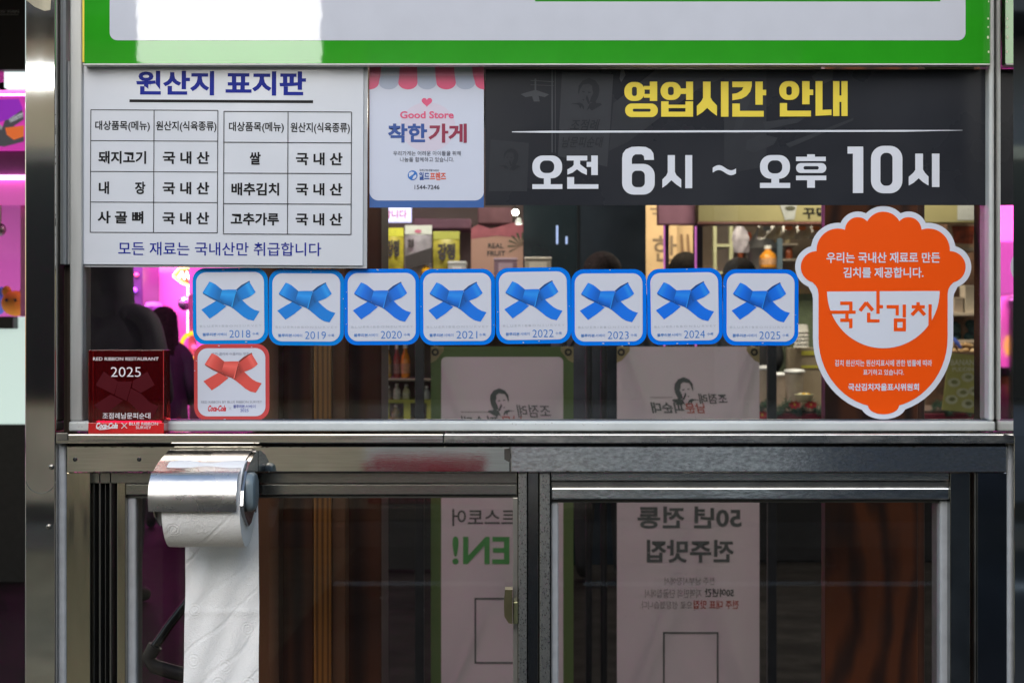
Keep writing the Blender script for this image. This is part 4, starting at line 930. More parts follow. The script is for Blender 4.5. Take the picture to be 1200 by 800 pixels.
for (a, b, c, d, s, lab) in ((448, 267, 473, 323, 'yellow', 'bright yellow snack bag, leftmost hanging on the far rack'), (474.5, 264, 506, 323, 'white', 'grey snack bag with white header card between two yellow bags'), (507.5, 271, 538.5, 323, 'olive', 'duller yellow snack bag right of the grey and white one')):
    cb = {'yellow': (.50, .42, .04), 'white': (.32, .29, .32), 'olive': (.42, .36, .05)}[s]; ct = {'yellow': (.85, .82, .08), 'white': (.8, .82, .74), 'olive': (.5, .5, .1)}[s]
    T = pouch(a, b, c, d, YG, cb, ct, s, lab)
    f = Flat(YG - .03, None, .0003)
    if s == 'white':
        f.poly([(475, 300), (506, 290), (506, 308), (475, 316)]); addtext(f, '청', (477, 280, 485, 290), None, YG - .031, .06)
    else: addtext(f, '강정', (a + 5, b + 14, c - 5, b + 34), None, YG - .031, .06)
    obj('bag_print', f, mat('bag_print_dark', (.06, .05, .05), .5), T)
    if s == 'white':
        f = Flat(YG - .006); f.poly(ell(490, 271, 4, 2.2, 14)); obj('card_print', f, mat('pink_print', (.7, .2, .3), .5), T)
def bottle(px, py0, py1, wpx, Y, cbody, ccap, nm, label, grp='bottles on the far rack'):
    base = C(px, py1, Y); H = C(px, py0, Y).z - base.z; r = wpx / 2 * k(Y)
    T = thing('bottle', label, 'bottle', tuple(base), grp)
    obj('bottle_body', MB().lathe(base, [(r * .92, 0), (r, H * .05), (r, H * .5), (r * .85, H * .62), (r * .42, H * .76), (r * .38, H * .86)], 16), mat('bottle_' + nm, cbody, .2, var=.1), T, True)
    obj('cap', MB().lathe((base.x, base.y, base.z + H * .861), [(r * .46, 0), (r * .46, H * .12), (r * .4, H * .139)], 14), mat('cap_' + str(ccap), ccap, .4), T, True)
    obj('label_band', MB().lathe((base.x, base.y, base.z + H * .14), [(r * 1.015, 0), (r * 1.015, H * .28)], 16), mat('label_' + nm, tuple(min(.8, c * .6 + .12) for c in cbody), .5, var=.3, vscale=60), T, True)
wcap = (.75, .72, .7)
for i, (px, a, b, w_, cb, nm, lb) in enumerate(((454, 404, 443, 9, (.62, .40, .10), 'honey', 'pale bottle with yellow lower half, leftmost on lower shelf'), (465, 403, 443, 8, (.30, .05, .04), 'red', 'dark red bottle between the pale and the orange bottle'),
        (475, 402, 443, 11, (.75, .25, .02), 'orange', 'glowing orange bottle on lower shelf beside the black post'), (470, 304, 324, 8, (.10, .06, .05), 'brown', 'small dark bottle with white cap in front of the grey bag'),
        (479, 307, 324, 7, (.12, .07, .06), 'brown', 'small dark bottle with white cap, left of the round honey jar'), (488, 311, 324, 7, (.10, .07, .06), 'brown', 'shortest dark bottle with white cap on the upper shelf'),
        (511, 303, 324, 7, (.32, .26, .05), 'olive', 'small olive bottle with white cap under duller yellow bag'), (520, 309, 324, 7, (.2, .1, .05), 'brown', 'small brown bottle with white cap below the dull yellow bag'),
        (455, 452, 468, 8, (.3, .25, .2), 'grey', 'squat grey bottle on the yellow crate, leftmost'), (465, 449, 468, 9, (.5, .48, .42), 'pale', 'pale squat bottle on yellow crate, second from the left'),
        (476, 450, 468, 9, (.45, .42, .25), 'cream', 'cream squat bottle on yellow crate, third from the left'), (500, 452, 468, 8, (.35, .35, .35), 'steel', 'grey squat bottle on yellow crate beside the black post'))):
    bottle(px, a, b, w_, YG + (.1 if a < 400 else .05), cb, wcap, nm, lb)
base = C(499, 324, YG)
T = thing('honey_jar', 'round amber honey jar on upper shelf between small dark bottles', 'jar', tuple(base)); r = 5.5 * k(YG)
obj('jar_body', MB().lathe(base, [(r * .7, 0), (r, r * .4), (r, r * 1.6), (r * .6, r * 2.3)], 18), mat('amber', (.75, .38, .02), .15), T, True)
obj('lid', MB().lathe((base.x, base.y, base.z + r * 2.3), [(r * .62, 0), (r * .62, r * .4)], 18), mat('cap_w', wcap, .4), T, True)
# yellow crate
T = thing('yellow_crate', 'olive yellow crate with arched openings on the bottom shelf', 'crate', tuple(C(478, 494, YG)))
M_yc = mat('crate_yellow', (.34, .33, .04), .5, var=.1)
obj('crate_front', MB().pbox(448, 468, 508, 472, YG - .05, YG - .03), M_yc, T)
for a, b in ((448, 456), (473, 481), (500, 508)): obj('crate_post', MB().pbox(a, 472, b, 494, YG - .05, YG - .03), M_yc, T)
obj('crate_floor', MB().pbox(448, 491.5, 508, 494, YG - .03, YG + .3), M_yc, T); obj('crate_lid', MB().pbox(448, 468, 508, 470.5, YG - .03, YG + .3), M_yc, T)
for px, cb, nm, lb in ((464, (.35, .28, .12), 'tan', 'tan bottle inside the left arch of yellow crate'), (493, (.4, .04, .06), 'crimson', 'crimson bottle inside the right arch of yellow crate')):
    bottle(px, 474, 491.5, 10, YG + .08, cb, wcap, nm, lb)
# small boxes on the rack
for a, b, c, d, cb, lb in ((525, 306, 546, 324, (.40, .39, .39), 'small grey carton on the upper shelf left of the mauve carton'), (579, 302, 606, 324, (.20, .12, .16), 'mauve carton in front of the REAL FRUIT board'), (615, 301, 646, 324, (.42, .36, .30), 'beige carton in front of the dark teal door')):
    Y = YG - .06 if a < 610 else YG - .3
    T = thing('carton', lb, 'box', tuple(C((a + c) / 2, d, Y)), 'cartons on the far rack')
    obj('carton_body', MB().pbox(a, b + 2, c, d, Y, Y + .12, .003), mat('carton_%d' % a, cb, .6, var=.1), T); obj('carton_lid', MB().pbox(a - .4, b, c + .4, b + 3, Y - .003, Y + .123, .003), mat('carton_lid_%d' % a, tuple(min(.8, v * 1.4 + .1) for v in cb), .6), T)
    f = Flat(Y - .002); f.poly(rect(a + 5, b + 6, c - 5, d - 3)); obj('carton_print', f, mat('carton_lid_%d' % a, None), T)
tag(obj('side_table', MB().pbox(612, 324, 650, 327, YG - .3, YG), M_black), 'narrow dark table top under the beige carton', 'table')
# real fruit board
YF = 6.1
T = thing('menu_board', 'peach board with pink top reading REAL FRUIT', 'sign', tuple(C(585, 330, YF)))
obj('board', MB().pbox(552, 268, 613, 340, YF, YF + .03, .004), mat('peach', (.58, .34, .26), .6, var=.06, vscale=4), T)
f = Flat(YF - .002, None, .0005); f.poly([(552, 268), (560, 263), (575, 268), (613, 258), (613, 279), (582, 276), (552, 280)]); obj('pink_print', f, mat('coral', (.48, .14, .17), .6, var=.1), T)
f = Flat(YF - .003); addtext(f, 'REAL', (572, 285, 590, 291), None, YF - .003, .02); addtext(f, 'FRUIT', (571, 294, 592, 300), None, YF - .003, .02); obj('lettering', f, B_ink, T)
f = Flat(YF - .004, None, .0004)
for i in range(7):
    a = R(150 + i * 25); f.poly([(611, 288), (611 + 16 * math.cos(a) - 1, 288 + 16 * math.sin(a)), (611 + 15 * math.cos(a + .12), 288 + 15 * math.sin(a + .12))])
obj('leaf_print', f, mat('leaf_dark', (.06, .10, .05), .6), T)
# lit little sign 합니다
YL = 5.9
T = thing('lit_sign', 'small lit white sign with red letters above the yellow bag', 'sign', tuple(C(465, 262, YL)))
obj('lightbox', MB().pbox(412, 240, 481.5, 260, YL, YL + .06, .004), emis('lit_panel_blue', (.62, .62, .95), .75), T)
f = Flat(YL - .003); addtext(f, '합니다', (449, 246, 477, 256), None, YL - .003, .02); obj('lettering', f, mat('lit_red', (.75, .12, .2), .5), T)
T = thing('market_bulb', 'bright round white bulb glowing below the black hours sign', 'lamp', tuple(C(604, 249, 5.5)))
obj('bulb', MB().sph(C(604, 249, 5.5), .0165), emis('bulb_white', (1, .97, .8), 14), T, True)
obj('cord', MB().tube([tuple(C(604, 245, 5.5)), tuple(C(604, 100, 5.5))], .004, 6), M_black, T)
T = thing('small_lamp', 'small pale shaded lamp just under the bright bulb', 'lamp', tuple(C(608, 262, 5.7)))
obj('shade', MB().lathe(C(608, 262.5, 5.7), [(.022, 0), (.012, .03), (.005, .034)], 14), mat('shade_pale', (.6, .65, .6), .5), T, True)
obj('diffuser', MB().sph(C(608, 262.4, 5.7), .018, .018, .004), emis('soft_glow', (1, 1, .9), 1.8), T, True)
# awnings above rack
tag(obj('awning', MB().pbox(484, 256, 552, 268, 6.2, 6.5, .01), mat('mauve_cloth', (.22, .11, .15), .8, var=.2, vscale=10)), 'dull mauve awning behind the snack bags', 'awning')
tag(obj('awning', MB().pbox(560, 243, 600, 262, 6.3, 6.5, .01), mat('pinkish_cloth', (.30, .15, .17), .8, var=.2, vscale=12)), 'pinkish awning above the REAL FRUIT board', 'awning')

# ---- dark teal door
YD = 5.8
T = thing('dark_door', 'dark teal glass door panel behind the middle ribbon stickers', 'door', tuple(C(685, 600, YD)))
mt = mat('teal_panel', (.008, .017, .022), .25, var=.4, vscale=2)
obj('door_leaf', MB().box(P(613, 0, YD)[0], P(677, 0, YD)[0], YD, YD + .04, 0, 2.4, .003), mt, T); obj('door_leaf', MB().box(P(678, 0, YD)[0], P(757, 0, YD)[0], YD, YD + .04, 0, 2.4, .003), mat('slate_panel', (.018, .025, .036), .3, var=.4, vscale=3), T)
obj('door_frame', MB().box(P(676.6, 0, YD)[0], P(678.4, 0, YD)[0], YD - .01, YD + .04, 0, 2.4), M_black, T)
for px, a, b in ((653, 264, 286), (664, 277, 286)): obj('door_glint', MB().pbox(px - 1.2, a, px + 1.2, b, YD - .012, YD - .002, .003), emis('glint_blue', (.35, .45, .75), .55), T)  # glowing slivers stand in for glints on the dark door

# ---- people
def person(x, y, h, coat, hair, label, turn=0, hairlen=.5, skin=(.45, .28, .2), pants=(.02, .02, .025), hood=False, bulk=1.0):
    T = thing('person', label, 'person', (x, y, 0)); s = h / 1.72
    Rm = Matrix.Rotation(turn, 3, 'Z')
    def tr(p): v = Rm @ Vector((p[0] * s, p[1] * s, p[2] * s)); return (x + v.x, y + v.y, v.z)
    J = {'pel': (0, 0, .95, .15 * bulk), 'wai': (0, 0, 1.10, .145 * bulk), 'che': (0, .0, 1.28, .165 * bulk), 'sho': (0, 0, 1.40, .12), 'nk': (0, 0, 1.49, .058), 'hd0': (0, .01, 1.56, .078), 'hd1': (0, .0, 1.64, .088), 'hd2': (0, 0, 1.69, .06)}
    E_ = [('pel', 'wai'), ('wai', 'che'), ('che', 'sho'), ('sho', 'nk'), ('nk', 'hd0'), ('hd0', 'hd1'), ('hd1', 'hd2')]
    for sd, c in ((-1, 'l'), (1, 'r')):
        J.update({c + 's': (.17 * sd * bulk, 0, 1.38, .075), c + 'e': (.25 * sd * bulk, .04, 1.10, .06), c + 'w': (.20 * sd * bulk, -.12, .98, .045), c + 'h': (.09 * sd, 0, .86, .10), c + 'k': (.10 * sd, -.02, .48, .065), c + 'a': (.10 * sd, 0, .08, .045), c + 'f': (.11 * sd, -.14, .04, .04)})
        E_ += [('sho', c + 's'), (c + 's', c + 'e'), (c + 'e', c + 'w'), ('pel', c + 'h'), (c + 'h', c + 'k'), (c + 'k', c + 'a'), (c + 'a', c + 'f')]
    keys = list(J); me = bpy.data.meshes.new('person_skin')
    me.from_pydata([(J[q][0] * s, J[q][1] * s, J[q][2] * s) for q in keys], [(keys.index(a), keys.index(b)) for a, b in E_], [])
    ob = bpy.data.objects.new('tmp', me); SC.collection.objects.link(ob)
    sk = ob.modifiers.new('s', 'SKIN'); sk.use_smooth_shade = True
    for i, q in enumerate(keys):
        v = me.skin_vertices[0].data[i]; v.radius = (J[q][3] * s, J[q][3] * s * (.72 if q in ('pel', 'wai', 'che', 'sho') else 1)); v.use_root = q == 'pel'
    sb = ob.modifiers.new('b', 'SUBSURF'); sb.levels = 2; sb.render_levels = 2
    dg = bpy.context.evaluated_depsgraph_get(); m2 = bpy.data.meshes.new_from_object(ob.evaluated_get(dg)); bpy.data.objects.remove(ob)
    mb = MB(); mb.v = [tr((v.co.x / s, v.co.y / s, v.co.z / s)) for v in m2.vertices]; mb.f = [tuple(p.vertices) for p in m2.polygons]; mb.c = [None] * len(mb.f)
    body = obj('body', mb, mat('skin_tone', skin, .5), T, True)
    cm = mat('coat_%.3f_%.3f_%.3f' % coat, coat, .75, var=.2, vscale=14, bump=.5, bscale=30); pmn = mat('trousers', pants, .8); sh = mat('shoe_black', (.02, .02, .02), .5)
    for mm in (cm, pmn, sh): body.data.materials.append(mm)
    for p in body.data.polygons:
        z = sum((body.data.vertices[i].co.z for i in p.vertices)) / len(p.vertices) / s
        p.material_index = 3 if z < .09 else (2 if z < .84 else (1 if z < 1.47 else 0))
    # coat skirt + hem
    pr_ = [(.215 * bulk, .74), (.21 * bulk, .85), (.20 * bulk, 1.0), (.195 * bulk, 1.15), (.20 * bulk, 1.3), (.15, 1.42), (.085, 1.47)]
    c = MB(); n = 24
    for r_, z in pr_:
        for j in range(n):
            t = 2 * math.pi * j / n; w_ = 1 + .03 * math.sin(5 * t + z * 9); c.v.append(tr((r_ * math.cos(t) * w_, r_ * .78 * math.sin(t) * w_, z)))
    for i in range(len(pr_) - 1):
        for j in range(n): c.f.append((i * n + j, i * n + (j + 1) % n, (i + 1) * n + (j + 1) % n, (i + 1) * n + j)); c.c.append(None)
    obj('coat', c, cm, T, True)
    # face features (front is -y before turning)
    nose = MB().sph(tr((0, -.095, 1.60)), .014 * s, .016 * s, .02 * s, 8, 6); obj('nose', nose, MATS['skin_tone'], T, True)
    for sd in (-1, 1): obj('eye', MB().sph(tr((.03 * sd, -.082, 1.625)), .011 * s, .008 * s, .007 * s, 8, 6), mat('eye_dark', (.02, .015, .01), .2), T, True); obj('ear', MB().sph(tr((.088 * sd, 0, 1.60)), .012 * s, .02 * s, .03 * s, 8, 6), MATS['skin_tone'], T, True)
    obj('mouth', MB().sph(tr((0, -.086, 1.565)), .024 * s, .008 * s, .006 * s, 8, 6), mat('lip', (.3, .1, .09), .5), T, True)
    # hair: shell open at the face
    hb = MB(); n = 22; mlev = 12
    for i in range(mlev + 1):
        v = i / mlev; aa = min(1, v * 2 + .02) * math.pi / 2; z = 1.638 + .107 * math.cos(aa) - max(0, v - .5) * 2 * (.04 + hairlen * .36); r_ = .107 * math.sin(aa) * (1 + (.25 if v > .5 else 0) * (v - .5) * hairlen * 2)
        for j in range(n):
            t = 2 * math.pi * j / n; q = math.sin(t); face = q < -.45 and v > .42
            rr_ = r_ * (.80 if face else 1) * (1 + .03 * math.sin(9 * t + v * 7) + random.uniform(-.045, .045)); hb.v.append(tr((rr_ * math.cos(t) * .95, (.012 + rr_ * q), z if not face else max(z, 1.66))))
    for i in range(mlev):
        for j in range(n): hb.f.append((i * n + j, i * n + (j + 1) % n, (i + 1) * n + (j + 1) % n, (i + 1) * n + j)); hb.c.append(None)
    hb.f.append(tuple(range(n))); hb.c.append(None)
    obj('hood' if hood else 'hair', hb, cm if hood else mat('hair_%.3f' % hair[0], hair, .85, var=.5, vscale=60, spec=.1, bump=1, bscale=90), T, True)
    return T
blk = (.012, .009, .008)
a = C(132, 0, 4.6); person(a.x, 4.6, ZC + (400 - 292) * k(4.6), (.018, .010, .024), blk, 'person in dark hooded coat seen from behind, left in pink arcade light', turn=R(165), hood=True, bulk=1.1, hairlen=.6)
a = C(192.5, 0, 7.2); person(a.x, 7.2, ZC + (400 - 362) * k(7.2), (.022, .012, .03), blk, 'person with long black hair and dark purple coat in the arcade', turn=R(190), hairlen=.75, bulk=.9)
a = C(803, 0, 6.9); person(a.x, 6.9, ZC + (400 - 299.5) * k(6.9), (.06, .06, .07), (.014, .011, .009), 'person with short dark wavy hair in front of the beige banners', turn=R(180), hairlen=.2)
a = C(865, 0, 6.7); person(a.x, 6.7, ZC + (400 - 306) * k(6.7), (.03, .03, .035), blk, 'person with black hair standing left of the orange jar', turn=R(200), hairlen=.35)
a = C(706, 0, 5.2); person(a.x, 5.2, ZC + (400 - 300) * k(5.2), (.03, .035, .05), (.02, .013, .013), 'person with dark hair silhouetted against the dark teal door', turn=R(170), hairlen=.3)
a = C(905, 0, 7.1); person(a.x, 7.1, 1.50, (.32, .33, .35), blk, 'person in pale grey top behind the white lidded cups', turn=R(10), hairlen=.2)

# ---- beige banners, pink sign, framed doorway
YK = 7.4
T = thing('beige_banner', 'warm beige hanging banner with large brown syllable, left of purple edged posts', 'banner', tuple(C(776, 340, YK)))
obj('banner_cloth', MB().pbox(757, 236, 793, 345, YK, YK + .01), mat('beige_lit', (.62, .42, .22), .7, var=.1, vscale=3), T)
f = Flat(YK - .004); addtext(f, '한', (765, 276, 793, 306), None, YK - .004, .01); addtext(f, '국', (762, 236, 788, 257), None, YK - .004, .01); obj('lettering', f, mat('brown_letter', (.22, .15, .09), .6), T)
f = Flat(YK - .006); f.poly(rect(766, 320, 787, 335)); obj('red_square_print', f, mat('redorange', (.6, .09, .04), .6), T)
T = thing('hanging_banner', 'second beige panel with brown brush strokes between purple edged posts', 'banner', tuple(C(800, 340, YK + .1)))
obj('banner_cloth', MB().pbox(784, 262, 812, 345, YK + .1, YK + .11), MATS['beige_lit'], T)
f = Flat(YK + .09, None, .0004)
for px in (790, 799, 806): f.poly([(px - 1.5, 274), (px + 1.2, 275), (px + 3, 300), (px + 1, 318), (px - 1.5, 318), (px - .5, 300)])
obj('brush_print', f, mat('brown_soft', (.25, .14, .07), .6), T)
YP = 6.5
for a_, b_, lb in ((778.5, 784, 'thin dark doorpost with purple edge between the beige banners'), (815.5, 823.5, 'wider dark doorpost with purple edge right of the beige panel')):
    T = thing('door_post', lb, 'post', tuple(C(a_, 0, YP))[:2] + (0,), 'purple edged door posts')
    obj('post_body', MB().box(P(a_ + .9, 0, YP)[0], P(b_, 0, YP)[0], YP, YP + .05, 0, P(0, 262, YP)[1]), mat('post_plum', (.05, .03, .04), .4), T)
    obj('purple_edge', MB().box(P(a_, 0, YP)[0], P(a_ + .9, 0, YP)[0], YP - .003, YP + .05, 0, P(0, 262, YP)[1]), emis('purple_trim_glow', (.55, .14, .5), .5), T)  # purple trim given a glow of its own
T = thing('pink_sign', 'dusty pink overhead sign above the beige banners', 'sign', tuple(C(795, 263, YP)))
obj('sign_box', MB().pbox(771, 225, 815, 263, YP - .1, YP - .02, .006), mat('dusty_pink', (.36, .17, .24), .6, var=.15, vscale=8), T)
T = thing('shop_signboard', 'long olive overhead signboard with dark lettering on the right', 'sign', tuple(C(890, 263, YP)))
obj('sign_box', MB().pbox(818, 215, 1092, 260, YP - .15, YP - .02, .004), mat('olive_sign', (.27, .24, .11), .6, var=.12, vscale=3), T)
obj('sign_edge', MB().pbox(817, 260.2, 1092, 262.6, YP - .16, YP - .01, .002), mat('brown_edge', (.16, .06, .05), .5), T)
f = Flat(YP - .152); addtext(f, '꾸덕', (941, 243, 969, 256.5), None, YP - .152, .03); obj('lettering', f, INK, T)
f = Flat(YP - .153, None, .0004); f.poly([(914, 240), (934, 240), (931, 257), (920, 258)]); obj('cup_print', f, mat('cup_grey', (.35, .36, .34), .5), T)
f = Flat(YP - .155, None, .0004); f.poly(ell(926, 244, 6, 2.6)); obj('cup_print', f, mat('bean_dark', (.07, .07, .04), .5), T)
T = thing('side_sign', 'olive sign panel right of the wooden pillar top', 'sign', tuple(C(1118, 262, YP - .3)))
obj('sign_box', MB().pbox(1080, 222, 1150, 261, YP - .3, YP - .2, .004), MATS['olive_sign'], T)
f = Flat(YP - .302, None, .0004); f.poly(rect(1122, 238, 1142, 258)); obj('label_print', f, mat('cup_grey', None), T)

# kimchi/food shop on the right
YS = 7.6
struct('shop_interior_wall', MB().pbox(822, 240, 1150, 560, YS + 1.2, YS + 1.25), mat('shop_wall_warm', (.30, .22, .15), .7, var=.35, vscale=2.2))
T = thing('shelf_frame', 'pale olive upright shelving frame behind the purple edged doorpost', 'shelf', tuple(C(848, 330, YS)))
MF = mat('frame_olive', (.48, .47, .27), .5)
for a_ in (836, 855): obj('upright', MB().pbox(a_, 255, a_ + 4, 345, YS, YS + .05), MF, T)
for py in (286, 318): obj('shelf', MB().pbox(840, py, 855, py + 3, YS + .002, YS + .3), MF, T)
obj_sh = thing('back_shelf', 'long back shelf with jars inside the food shop above the orange jar', 'shelf', tuple(C(895, 300, YS + .8)))
for py in (285, 303): obj('shelf', MB().pbox(862, py, 935, py + 2.5, YS + .8, YS + 1.1), mat('shelf_beige', (.55, .46, .36), .5), obj_sh)
jar_cols = ((.6, .5, .3), (.5, .12, .04), (.65, .62, .55), (.25, .3, .12), (.7, .4, .1))
for i in range(12):
    px = 866 + (i % 6) * 11.5 + random.uniform(-1.5, 1.5); pb = 285 if i < 6 else 303; b = C(px, pb, YS + .9); r = random.uniform(3.2, 4.4) * k(YS + .9); hh = random.uniform(.05, .08)
    T = thing('storage_jar', '%s jar, %s from the left on the %s back shelf of the food shop' % (('cream', 'rust red', 'white', 'green', 'amber')[i % 5], ('first', 'second', 'third', 'fourth', 'fifth', 'sixth')[i % 6], ('upper', 'lower')[i // 6]), 'jar', tuple(b), 'jars on the back shelf')
    obj('jar_body', MB().lathe(b, [(r * .9, 0), (r, hh * .1), (r, hh * .8), (r * .8, hh)], 14), mat('jarc_%d' % (i % 5), jar_cols[i % 5], .25, var=.2), T, True)
    obj('lid', MB().lathe((b.x, b.y, b.z + hh + .0005), [(r * .85, 0), (r * .85, hh * .15)], 14), mat('lidc_%d' % (i % 2), ((.7, .68, .6), (.5, .06, .05))[i % 2], .4), T, True)
T = thing('plastic_bag', 'white plastic bag hanging beside the pale shelving frame', 'bag', tuple(C(868, 292, YS - .3)))
bg_ = MB()
for i in range(13):
    v = i / 12; wd = .020 + .035 * math.sin(v * 2.6) ; zc_ = C(868, 265, YS - .3).z - v * .17; xx = C(867 + 2 * v, 0, YS - .3).x
    for j in range(14): t_ = 2 * math.pi * j / 14; q = wd * (1 + .18 * math.sin(4 * t_ + v * 8)); bg_.v.append((xx + q * math.cos(t_), YS - .3 + q * .5 * math.sin(t_), zc_))
for i in range(12):
    for j in range(14): bg_.f.append((i * 14 + j, i * 14 + (j + 1) % 14, (i + 1) * 14 + (j + 1) % 14, (i + 1) * 14 + j)); bg_.c.append(None)
obj('bag_body', bg_, mat('bag_white', (.75, .73, .68), .4, bump=.5, bscale=30), T, True)
T = thing('white_awning', 'crinkled white plastic awning with orange round prints', 'awning', tuple(C(925, 282, YP + .2)))
aw = MB(); nx = 40
for j in range(6):
    for i in range(nx + 1):
        p_ = C(888 + 85 * i / nx, 263 + 17 * j / 5 + .8 * math.sin(i * .9) * (j == 5), YP + .2); aw.v.append((p_.x, p_.y - .02 * math.sin(i * .8 + j), p_.z))
for j in range(5):
    for i in range(nx): a_ = j * (nx + 1) + i; aw.f.append((a_, a_ + 1, a_ + nx + 2, a_ + nx + 1)); aw.c.append(None)
obj('awning_sheet', aw, mat('crinkle_white', (.55, .52, .50), .4, var=.1), T, True)
f = Flat(YP + .175, None, .0004); f.poly(ell(899, 267.5, 5, 3.2)); obj('round_print', f, mat('print_blue', (.25, .3, .5), .5), T)
f = Flat(YP + .175, None, .0004); f.poly(ell(924, 267, 5, 3)); f.poly(ell(940, 267, 5, 3)); f.poly(ell(956, 267, 5, 3)); obj('round_print', f, mat('print_orange', (.7, .2, .08), .5), T)
bottle(900, 288, 314, 20, YS - .2, (.70, .28, .03), (.7, .7, .66), 'marmalade', 'large orange jar with label on a counter below the white awning', None)
tag(obj('machine_cover', MB().lathe(C(893, 316, YS + .1), [(.10, 0), (.10, .10), (.12, .14), (.05, .24), (.02, .3)], 20), mat('machine_steel', (.25, .24, .24), .3, .8), smooth=True), 'grey steel drinks machine behind the orange jar', 'machine')
tag(obj('blue_post', MB().pbox(911, 262, 917, 400, YS, YS + .05), mat('bluegrey', (.10, .15, .19), .5)), 'blue grey post right of the orange jar', 'post')
T = thing('shop_counter', 'food shop counter with red cloth front behind the black post', 'counter', (P(1010, 0, 5.9)[0], 6.2, 0))
YC = 5.9
obj('counter_body', MB().pbox(872, 486, 1150, 400 + 1.19 / k(YC), YC, YC + .7), mat('counter_dark', None), T)
obj('red_cloth', MB().pbox(870, 484.5, 1152, 492, YC - .02, YC - .003, .004), mat('red_cloth', (.26, .02, .045), .8, var=.2), T)
obj('counter_top', MB().pbox(872, 481, 1150, 484.3, YC - .015, YC + .7), mat('counter_top', (.18, .12, .1), .5), T)
# garland (stuff: needles nobody could count)
ga = MB()
for i in range(2600):
    px = random.uniform(886, 965) if i < 1700 else random.uniform(1092, 1142); py = 478 + 4 * math.sin(px * .25) + random.gauss(0, 3)
    p_ = C(px, py, YC - .05 + random.uniform(-.03, .03)); d = Vector((random.gauss(0, 1), random.gauss(0, 1), random.gauss(0, 1))).normalized() * .022; q = d.orthogonal().normalized() * .0022
    ga.add([p_ - q, p_ + q, p_ + d], [(0, 1, 2)])
o = obj('pine_garland', ga, mat('pine_green', (.015, .06, .03), .6, var=.4)); tag(o, 'dark green pine garland draped along the counter edge', 'garland'); o['kind'] = 'stuff'
for px, lb in ((931, 'red poinsettia flower under the yellow food bowl, left one'), (950, 'red poinsettia flower under the yellow food bowl, right one'), (893, 'red poinsettia flower near the plain banner edge')):
    pf = MB(); c = C(px, 474 if px > 900 else 486, YC - .09)
    for i in range(9):
        t_ = 2 * math.pi * i / 9; d = Vector((math.cos(t_), -.3, math.sin(t_) * .6)); n_2 = Vector((-math.sin(t_), 0, math.cos(t_) * .6)); L_ = .04
        pf.add([c, c + d * L_ * .5 + n_2 * .011, c + d * L_, c + d * L_ * .5 - n_2 * .011], [(0, 1, 2, 3)])
    T = thing('poinsettia', lb, 'flower', tuple(c), 'red flowers in the garland'); obj('petals', pf, mat('petal_red', (.45, .02, .03), .6), T); obj('flower_centre', MB().sph(c + Vector((0, -.006, 0)), .006), mat('centre_yellow', (.6, .4, .05), .6), T, True)
# lidded cups, stacked cups, bowl
def cup(px, py0, py1, w_, Y, label, lid=True, n=1):
    b = C(px, py1, Y); H = C(px, py0, Y).z - b.z; r = w_ / 2 * k(Y)
    T = thing('lidded_cup' if lid else 'cup_stack', label, 'cup', tuple(b), 'paper cups on the counter')
    obj('cup_body', MB().lathe(b, [(r * .72, 0), (r * .98, H * .9)], 20), mat('cup_paper', (.50, .42, .34), .5, var=.08), T, True)
    if lid: obj('lid', MB().lathe((b.x, b.y, b.z + H * .9), [(r * 1.06, 0), (r * 1.1, H * .04), (r * .9, H * .09), (r * .3, H * .1)], 24), mat('lid_white', (.8, .8, .8), .35), T, True)
    else:
        for i in range(4): obj('cup_rim', MB().lathe((b.x, b.y, b.z + H * (.9 + .03 * i) - .0), [(r * .99, 0), (r * 1.05, H * .012), (r * .99, H * .024)], 20), mat('cup_paper', None), T, True)
cup(896, 428, 481, 19, YC + .15, 'white lidded cup beside the banner edge, behind the black post'); cup(931, 432, 481, 23, YC + .1, 'white lidded cup with tilted lid right of the black post')
cup(912, 436, 481, 20, YC + .35, 'third lidded cup standing between and behind the two white lids')
T = thing('cup_tower', 'tall stack of upturned paper cups beside the green cabinet', 'cup', tuple(C(939, 406, YC + .5)))
b = C(939, 407, YC + .5); r = 9 * k(YC + .5)
for i in range(5): obj('paper_cup', MB().lathe((b.x, b.y, b.z + i * .022), [(r, 0), (r * .96, .004), (r * .8, .045), (r * .2, .046)], 20), mat('cup_white', (.62, .60, .55), .5), T, True)
T = thing('food_bowl', 'pale yellow bowl of food among red flowers on the counter', 'bowl', tuple(C(942, 473, YC - .04)))
b = C(942, 471, YC - .04); r = 11.5 * k(YC)
obj('bowl', MB().lathe(b, [(r * .5, 0), (r * .85, .02), (r, .042), (r * .94, .043), (r * .8, .03)], 24), mat('bowl_cream', (.62, .62, .42), .3), T, True)
for i in range(7): obj('food_piece', MB().sph((b.x + random.uniform(-.6, .6) * r, b.y + random.uniform(-.5, .4) * r, b.z + .042), .011, .011, .008, 10, 6), mat('egg_%d' % (i % 2), ((.8, .74, .5), (.8, .5, .06))[i % 2], .4), T, True)
T = thing('kraft_box', 'brown kraft carton with yellow label behind the white cups', 'box', tuple(C(948, 481, YC + .55)))
obj('box_body', MB().pbox(925, 407, 975, 481, YC + .55, YC + .66, .004), mat('kraft', (.30, .25, .17), .7), T)
f = Flat(YC + .545, None, .0005); f.poly(rect(939, 411, 972, 416)); f.poly(rect(939, 428, 972, 431)); obj('label_print', f, mat('yellow_label', (.5, .48, .06), .5), T)
T = thing('green_cabinet', 'dull green cabinet behind the cup stack', 'cabinet', tuple(C(948, 560, YC + .75)))
obj('cabinet_body', MB().pbox(926, 344, 965, 500, YC + .75, YC + 1.1), mat('sage', (.11, .14, .08), .6, var=.1), T); obj('cabinet_top', MB().pbox(922, 338, 966, 344, YC + .74, YC + 1.1), mat('ochre_wood', (.34, .24, .12), .5), T)
